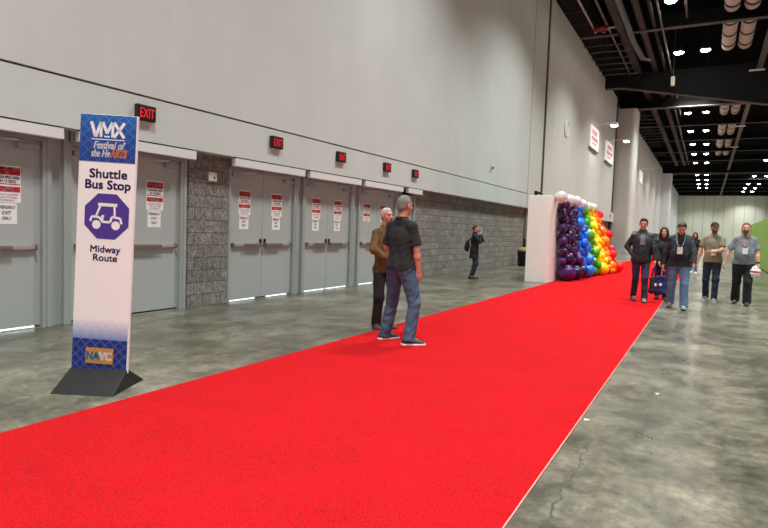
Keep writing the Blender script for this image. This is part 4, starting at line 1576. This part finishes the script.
    if top.get('open'):   # an inner shirt shows in the open front
        f = Field(0.006)
        wd = top.get('openw', 0.03)
        f.ell(T @ V3(0, 0.002, 1.31) + off, (0.166 * g + loose, 0.116 + loose * 0.8, 0.185), 0.05, T.T)
        f.ell(T @ V3(0, 0.012 + belly, 1.10) + off, (w_ - 0.004, dth + 0.009 + belly, 0.22), 0.06, T.T)
        for s_ in (-1, 1):
            f.plane(nb + T @ V3(s_ * (wd + 0.006), 0, 0), T @ V3(s_ * 1, 0, 0.10 * s_ * s_ - 0.0))
        f.plane(nb + T @ V3(0, 0.03, 0), T @ V3(0, -1, 0))
        f.plane(off + V3(0, 0, top.get('openz', 1.0)), (0, 0, -1))
        f.build('inner_shirt', M[top['open']], root, sc)
    if top.get('zip'):
        zp = []
        for z in np.linspace(hem + 0.03, 1.47, 14):
            zp.append(z)
        mb_ = MB()
        for z in zp[:-1]:
            pass
    # trousers
    lm, tap, lo_ = legs['mat'], legs.get('taper', 0.066), legs.get('loose', 0.0)
    f = Field(vox)
    f.ell(off + V3(0, -0.005, 0.965), (0.148 * g + lo_, 0.108 * g + lo_, 0.115), 0.04)
    for s_, hp, kn, an in zip((-1, 1), hips, knee, ank):
        f.ell(hp + V3(-s_ * 0.02, -0.05, -0.02), (0.085 * g, 0.075, 0.09), 0.04)
        f.cone(hp + V3(0, 0, -0.01), kn, 0.093 * g + lo_, 0.067 + lo_, 0.035)
        f.cone(kn, an + V3(0, 0, legs.get('cuff', -0.035)), 0.067 + lo_, tap + lo_ * 0.5, 0.03, cut=True)
    f.wrinkle(0.003, 26, int(abs(pos[1] * 77)) % 83)
    f.wrinkle(0.0025, 75, int(abs(pos[0] * 77)) % 83)
    f.plane(off + V3(0, 0, min(1.04, hem + 0.022) if hem > 0.8 else 0.84), (0, 0, 1))
    f.build('trousers', M[lm], root, sc)
    # shoes with their soles
    for an, ftt, lf_, side in zip(ank, (lf, rf), lift, (-1, 1)):
        R = rotz(-ftt[2])
        base = V3(an[0], an[1], an[2] - 0.085)
        tilt = R @ rotx(-legs.get('tilt', 0) if lf_ > 0 else 0)
        at = lambda x, y, z: base + tilt @ V3(x, y, z)
        f = Field(0.006)
        f.cone(at(0, -0.045, 0.045), at(0, 0.06, 0.05), 0.042, 0.042, 0.02)
        f.cone(at(0, 0.06, 0.045), at(side * 0.004, 0.165, 0.032), 0.045, 0.034, 0.02, fl=(tilt @ V3(0, 0, 1), 0.85))
        f.cone(at(0, -0.02, 0.06), at(0, -0.012, 0.115), 0.042, 0.04, 0.02, cut=True)
        f.plane(at(0, 0, 0.018), tilt @ V3(0, 0, -1))
        so = f.build('shoe', M[shoe['mat']], root, sc)
        f = Field(0.006)
        f.cone(at(0, -0.045, 0.02), at(0, 0.06, 0.02), 0.047, 0.047, 0.01)
        f.cone(at(0, 0.06, 0.02), at(side * 0.004, 0.17, 0.022), 0.048, 0.038, 0.01)
        f.plane(at(0, 0, 0.001), tilt @ V3(0, 0, -1))
        f.plane(at(0, 0, 0.030), tilt @ V3(0, 0, 1))
        f.build('sole', M[shoe['sole']], so, sc)
        if shoe.get('laces'):
            mb_ = MB()
            for q in range(4):
                y_ = 0.055 + q * 0.018
                z_ = 0.098 - q * 0.0075
                mb_.tube([tuple(at(-0.022, y_, z_ - 0.006) * sc), tuple(at(0, y_ + 0.004, z_ + 0.001) * sc), tuple(at(0.022, y_, z_ - 0.006) * sc)], 0.003 * sc, 5)
            mb_.build('laces', M['sole_white'], so)
    info = dict(root=root, sc=sc, wri=wri, elb=elb, nb=nb, off=off, T=T, hc=hc, HR=HR, belly=belly, g=g, dth=dth)
    return info


def world_pt(info, p):
    """a point of the person's frame in the world"""
    r = info['root']
    a = r.rotation_euler[2]
    p = np.asarray(p) * info['sc']
    return Vector((r.location.x + p[0] * math.cos(a) - p[1] * math.sin(a), r.location.y + p[0] * math.sin(a) + p[1] * math.cos(a), r.location.z + p[2]))


def badge(info, label, mat, z=1.14, x=0.0, out=0.02):
    """card on a neck strap, hanging in front of the chest"""
    nb, T, off = info['nb'], info['T'], info['off']
    t = thing('lanyard_badge', label, 'badge', tuple(info['root'].location), info['root'].rotation_euler[2])
    sc = info['sc']
    fy = max(0.125, info['dth'] + 0.016 + info['belly'] * 1.9) + out
    mb_ = MB()
    for s_ in (-1, 1):
        pts = [nb + T @ V3(s_ * 0.005, -0.078, 0.03), nb + T @ V3(s_ * 0.062, -0.045, 0.042), nb + T @ V3(s_ * 0.082, 0.03, 0.008), nb + T @ V3(s_ * 0.075, 0.118, -0.07),
               off + T @ V3(s_ * 0.05 + x * 0.5, fy + 0.008, 1.30), off + T @ V3(x + s_ * 0.008, fy + 0.004, z + 0.075)]
        mb_ = MB()
        mb_.tube([tuple(p * sc) for p in pts], 0.0085 * sc, 6)
        mb_.build('strap', M[mat], t, smooth=True)
    c = (off + T @ V3(x, fy + 0.006, z)) * sc
    R = Matrix.Rotation(math.atan2(T[1][0], T[0][0]), 4, 'Z')
    mb_ = MB().box(-0.05 * sc, 0.05 * sc, -0.004, 0.004, -0.07 * sc, 0.07 * sc)
    mb_.build('card', M['card'], t, bevel=0.002, xf=Matrix.Translation(Vector(c)) @ R)
    mb_ = MB().box(-0.012 * sc, 0.012 * sc, -0.006, 0.006, 0.065 * sc, 0.085 * sc)
    mb_.build('clip', M['metal_dark'], t, xf=Matrix.Translation(Vector(c)) @ R)
    return t


def tote(label, mat, hand, w, h, d, drop, strapmat, rz=0.0, mark=None):
    """cloth bag hanging from a hand by two straps; hand is a world point"""
    t = thing('tote_bag', label, 'bag', tuple(hand), rz)
    f = Field(0.008)
    f.cone((-w / 2 + d / 2, 0, -drop - d / 2), (w / 2 - d / 2, 0, -drop - d / 2), d / 2 * 0.6, d / 2 * 0.6, 0.02)
    f.cone((-w / 2 + d / 2, 0, -drop - h + d / 2), (w / 2 - d / 2, 0, -drop - h + d / 2), d / 2, d / 2, 0.02)
    for k in range(5):
        a = k / 4
        f.cone((-w / 2 + d / 2 + (w - d) * a, 0, -drop - d / 2), (-w / 2 + d / 2 + (w - d) * a, 0, -drop - h + d / 2), d / 2 * 0.62, d / 2, 0.03)
    f.wrinkle(0.006, 40, 4)
    f.build('bag_body', M[mat], t)
    for yy in (-0.02, 0.02):
        MB().tube([(-w * 0.25, yy, -drop - 0.01), (-w * 0.12, yy * 0.6, -drop * 0.4), (0, yy * 0.3, 0.0), (w * 0.12, yy * 0.6, -drop * 0.4), (w * 0.25, yy, -drop - 0.01)], 0.011, 6).build('strap', M[strapmat], t, smooth=True)
    if mark:
        MB().lathe([(0.0, 0.0), (0.034, 0.0), (0.03, 0.006), (0, 0.007)], (w * 0.05, -d / 2 - 0.002, -drop - h * 0.5), (0, -1, 0), 18).build('print', M[mark], t)
    return t


def face_to(p, extra=0.0):
    """heading (degrees) from a spot towards the photographer's spot, turned by extra"""
    return math.degrees(math.atan2(-p[1], -p[0])) + extra


# the man in the black shirt (seen from behind), facing down the hall
P1 = person('man in black polo shirt and blue jeans seen from behind on the carpet edge', (-3.165, 6.31, 0.012), 76, 1.80, vox=0.006, girth=1.12, belly=0.02,
            lf=(-0.29, 0.09, 22), rf=(0.16, 0.03, 40), hip=(-0.05, 0.02), lh=(-0.19, 0.09, 0.91), rh=(0.215, 0.06, 0.885), lel=(-1, -0.8, 0), rel=(1, -1.0, 0),
            torso_yaw=0, head_yaw=-6, head_pitch=-2, skin='skin_red', hair='hair_grey', style='crop',
            top=dict(mat='polo_black', kind='polo', sleeve=0.86, hem=0.90, loose=0.016, collar=0.005, wr=0.004),
            legs=dict(mat='jeans_mid', taper=0.07, loose=0.008, cuff=-0.03), shoe=dict(mat='shoe_dark', sole='sole_white', laces=True))
# the man he talks to
P2 = person('silver haired man in brown jacket half hidden behind the man in black', (-3.87, 7.15, 0.0), 330, 1.69, vox=0.007, girth=1.02,
            lf=(-0.13, 0.0, 0), rf=(0.10, -0.02, 20), lh=(-0.10, 0.22, 1.02), rh=(0.08, 0.24, 1.04), lel=(-1, -0.4, -0.3), rel=(1, -0.4, -0.3),
            head_yaw=6, head_pitch=4, skin='skin_red', hair='hair_white', style='crop',
            top=dict(mat='brown_cloth', kind='jacket', sleeve=2, hem=0.84, loose=0.02, collar=0.03, wr=0.005),
            legs=dict(mat='trousers_black', taper=0.068, loose=0.006), shoe=dict(mat='shoe_brown', sole='sole_black'))
# the woman by the block wall
P3 = person('woman in black coat holding a phone to her face by the block wall', (-5.95, 16.45, 0.0), 12, 1.60, vox=0.009, sex='f', girth=0.95,
            lf=(-0.07, 0.02, 0), rf=(0.07, -0.03, 10), lh=(0.0, 0.17, 1.51), rh=(0.07, 0.17, 1.46), lel=(-0.5, 0.2, -1), rel=(0.5, 0.2, -1),
            head_pitch=-4, skin='skin', hair='hair_brown', style='bun',
            top=dict(mat='coat_black', kind='coat', sleeve=2, hem=0.68, loose=0.022, hemw=0.02, collar=0.05),
            legs=dict(mat='jeans_dark', taper=0.05, loose=-0.004, cuff=0.03), shoe=dict(mat='shoe_dark', sole='sole_black'))
ph = world_pt(P3, V3(0.03, 0.215, 1.61))
t = thing('phone', 'pale phone held up to the face of the woman by the block wall', 'phone', tuple(ph), math.radians(12 - 90))
MB().box(-0.036, 0.036, -0.005, 0.005, -0.075, 0.075).build('case', M['card'], t, bevel=0.004)
MB().box(-0.032, 0.032, -0.007, -0.005, -0.068, 0.068).build('screen', M['black'], t)
bk = world_pt(P3, V3(0, -0.24, 1.08))
t = thing('shoulder_bag', 'black bag on the back of the woman by the block wall', 'bag', tuple(bk), math.radians(12 - 90))
f = Field(0.009)
f.ell((0, 0, 0), (0.14, 0.07, 0.17), 0.02)
f.ell((0, -0.03, -0.06), (0.12, 0.06, 0.09), 0.02)
f.build('bag_body', M['coat_black'], t)
for s_ in (-1, 1):
    MB().tube([(s_ * 0.08, 0.03, 0.14), (s_ * 0.12, 0.1, 0.24), (s_ * 0.13, 0.22, 0.2)], 0.012, 6).build('strap', M['black'], t, smooth=True)

# four walkers abreast, with a woman behind
pj = (-1.19, 13.88)
P4 = person('man in black leather jacket and dark jeans walking on the carpet', (*pj, 0.012), face_to(pj, 4), 1.80, vox=0.007, girth=1.04,
            lf=(-0.05, 0.30, 4), rf=(0.14, -0.06, -6), hip=(0.04, 0.10), lh=(-0.27, 0.12, 0.80), rh=(0.15, 0.04, 0.97), lel=(-0.5, -1, 0), rel=(1, -0.7, 0),
            head_yaw=-8, head_pitch=-4, head_roll=-4, skin='skin_tan', hair='hair_dark', style='short',
            top=dict(mat='leather', kind='jacket', sleeve=2, hem=0.88, loose=0.03, collar=0.05, ribs=True, wr=0.004, open='grey_shirt', openw=0.022, openz=1.22, lapel=True),
            legs=dict(mat='jeans_dark', taper=0.062, loose=0.0, tilt=12), lift=(0, 0.03), shoe=dict(mat='shoe_grey', sole='sole_black'))
pc = (-0.45, 13.15)
P5 = person('man in dark open jacket and faded blue jeans looking down while walking', (*pc, 0.0), face_to(pc, -2), 1.76, vox=0.007, girth=1.12, belly=0.02,
            lf=(-0.13, 0.26, 0), rf=(0.15, -0.16, 6), hip=(0.0, 0.06), lh=(-0.26, 0.22, 0.94), rh=(0.30, 0.0, 0.82), lel=(-1, -0.6, 0), rel=(0.6, -1, 0),
            head_yaw=4, head_pitch=-28, skin='skin_red', hair='hair_dark', style='short',
            top=dict(mat='jacket_navy', kind='jacket', sleeve=2, hem=0.86, loose=0.034, collar=0.045, wr=0.005, open='coat_black', openw=0.05, openz=0.95, lapel=True),
            legs=dict(mat='jeans_light', taper=0.075, loose=0.012, tilt=12), lift=(0, 0.03), shoe=dict(mat='shoe_grey', sole='sole_black', laces=True))
pd = (0.14, 15.28)
P6 = person('bearded man in khaki tee and black cap walking beside the grey polo man', (*pd, 0.0), face_to(pd, -2), 1.79, vox=0.007, girth=1.06,
            lf=(-0.08, 0.22, -2), rf=(0.11, -0.12, 6), hip=(0.0, 0.05), lh=(0.03, 0.27, 1.12), rh=(0.30, 0.10, 0.88), lel=(-1, -0.4, -0.6), rel=(0.8, -0.8, -0.3),
            head_yaw=14, head_pitch=2, skin='skin_tan', hair='hair_dark', style='cap', beard='hair_auburn', cap=True,
            top=dict(mat='tan_tee', kind='tee', sleeve=0.72, hem=0.89, loose=0.016, collar=0.01),
            legs=dict(mat='jeans_dark', taper=0.062, loose=0.002, tilt=12), lift=(0, 0.03), shoe=dict(mat='shoe_grey', sole='sole_white'))
pe = (0.73, 15.0)
P7 = person('heavy bearded man in grey polo and black trousers at the right', (*pe, 0.0), face_to(pe, 2), 1.80, vox=0.007, girth=1.22, belly=0.026,
            lf=(-0.10, 0.18, 2), rf=(0.12, -0.14, 8), hip=(0.0, 0.04), lh=(-0.27, 0.12, 0.82), rh=(0.38, 0.06, 0.86), lel=(-0.8, -0.8, 0), rel=(0.9, -0.6, 0),
            head_yaw=-2, head_pitch=0, skin='skin', hair='hair_auburn', style='crop', beard='hair_auburn',
            top=dict(mat='grey_polo', kind='polo', sleeve=0.84, hem=0.88, loose=0.012, collar=0.0),
            legs=dict(mat='trousers_black', taper=0.08, loose=0.014, tilt=10), lift=(0, 0.02), shoe=dict(mat='shoe_dark', sole='sole_black'))
pw = (-0.85, 14.75)
P8 = person('long haired woman in black between the leather jacket man and looking down man', (*pw, 0.0), face_to(pw, 0), 1.66, vox=0.008, sex='f', girth=0.95,
            lf=(-0.08, 0.18, 0), rf=(0.09, -0.10, 4), hip=(0, 0.04), lh=(-0.22, 0.08, 0.83), rh=(0.07, 0.22, 0.86), lel=(-0.5, -1, 0), rel=(0.5, -1, 0),
            head_yaw=-4, head_pitch=-4, skin='skin', hair='hair_dark', style='long',
            top=dict(mat='coat_black', kind='coat', sleeve=2, hem=0.78, loose=0.012, collar=0.0),
            legs=dict(mat='trousers_black', taper=0.052, loose=0.0), shoe=dict(mat='shoe_dark', sole='sole_black'))
pf = (-0.42, 27.0)
P9 = person('distant person in dark top and jeans glimpsed between two walking men', (*pf, 0.0), face_to(pf, 0), 1.68, vox=0.012, girth=1.0,
            lf=(-0.09, 0.2, 0), rf=(0.10, -0.1, 4), hip=(0, 0.04), skin='skin', hair='hair_dark', style='long', sex='f',
            top=dict(mat='coat_black', kind='coat', sleeve=2, hem=0.84, loose=0.01, collar=0.0),
            legs=dict(mat='jeans_light', taper=0.058, loose=0.0), shoe=dict(mat='sole_white', sole='sole_white'))

badge(P5, 'white badge on the chest of the man looking down', 'lanyard_blue', 1.19, 0.0)
badge(P6, 'white badge on the khaki tee of the man in the cap', 'lanyard_blue', 1.12, -0.02)
badge(P7, 'white badge on a crimson strap over the grey polo', 'lanyard_pink', 1.18, 0.0)
h4 = world_pt(P4, P4['wri'][0] + V3(0, 0.02, -0.09))
tote('dark purple tote bag hanging from the hand of the leather jacket man', 'bag_navy', h4, 0.19, 0.36, 0.1, 0.24, 'purple_handle', math.radians(face_to(pj) + 90 + 40), 'card')
h8 = world_pt(P8, P8['wri'][1] + V3(-0.06, 0.02, -0.09))
tote('royal blue tote bag hanging from the hand of the woman in black', 'bag_blue', h8, 0.27, 0.44, 0.12, 0.2, 'bag_blue', math.radians(face_to(pw) + 90 - 10), 'card')
h7 = world_pt(P7, P7['wri'][0] + V3(0.05, 0.04, -0.05))
t = thing('plastic_bag', 'crumpled white and red plastic bag in the hand of the grey polo man', 'bag', tuple(h7), 0)
f = Field(0.007)
f.ell((0, 0, -0.02), (0.04, 0.04, 0.06), 0.03)
f.ell((0.01, 0, -0.11), (0.095, 0.07, 0.10), 0.03)
f.ell((-0.03, 0.01, -0.17), (0.06, 0.06, 0.06), 0.03)
f.wrinkle(0.008, 60, 2)
f.build('bag_body', M['bag_white'], t)
f = Field(0.006)
f.ell((0.01, 0, -0.11), (0.099, 0.074, 0.104), 0.03)
f.wrinkle(0.008, 60, 2)
for n_, p_ in (((0, 0, 1), -0.085), ((0, 0, -1), -0.125)):
    f.plane((0, 0, p_), n_)
f.build('red_print', M['bag_red'], t)
w7 = P7['wri'][0]
e7 = P7['elb'][0]
t = thing('wrist_watch', 'black wrist watch on the arm holding the white and red bag', 'watch', tuple(P7['root'].location), P7['root'].rotation_euler[2])
a_ = (w7 + (e7 - w7) * 0.08) * P7['sc']
b_ = (w7 + (e7 - w7) * 0.2) * P7['sc']
MB().tube([tuple(a_), tuple(b_)], 0.037, 14).build('band', M['black'], t, smooth=True)
MB().ball(tuple((a_ + b_) / 2 + V3(-0.03, 0.01, 0)), (0.014, 0.02, 0.02)).build('face', M['metal_dark'], t, smooth=True)

# scraps of paper on the floor
for x, y, a, w in ((-1.017, 4.623, 0.4, 'beside the carpet edge, nearest the camera'), (-0.31, 5.777, 1.1, 'farther out on the concrete')):
    t = thing('paper_scrap', 'tiny white paper scrap on the floor ' + w, 'paper scrap', (x if x > -0.7 else -0.72, y, 0.001), a)
    MB().add([(-0.02, -0.012, 0), (0.018, -0.016, 0.004), (0.024, 0.012, 0.001), (-0.012, 0.016, 0.006)], [(0, 1, 2, 3)]).build('scrap', M['card'], t)
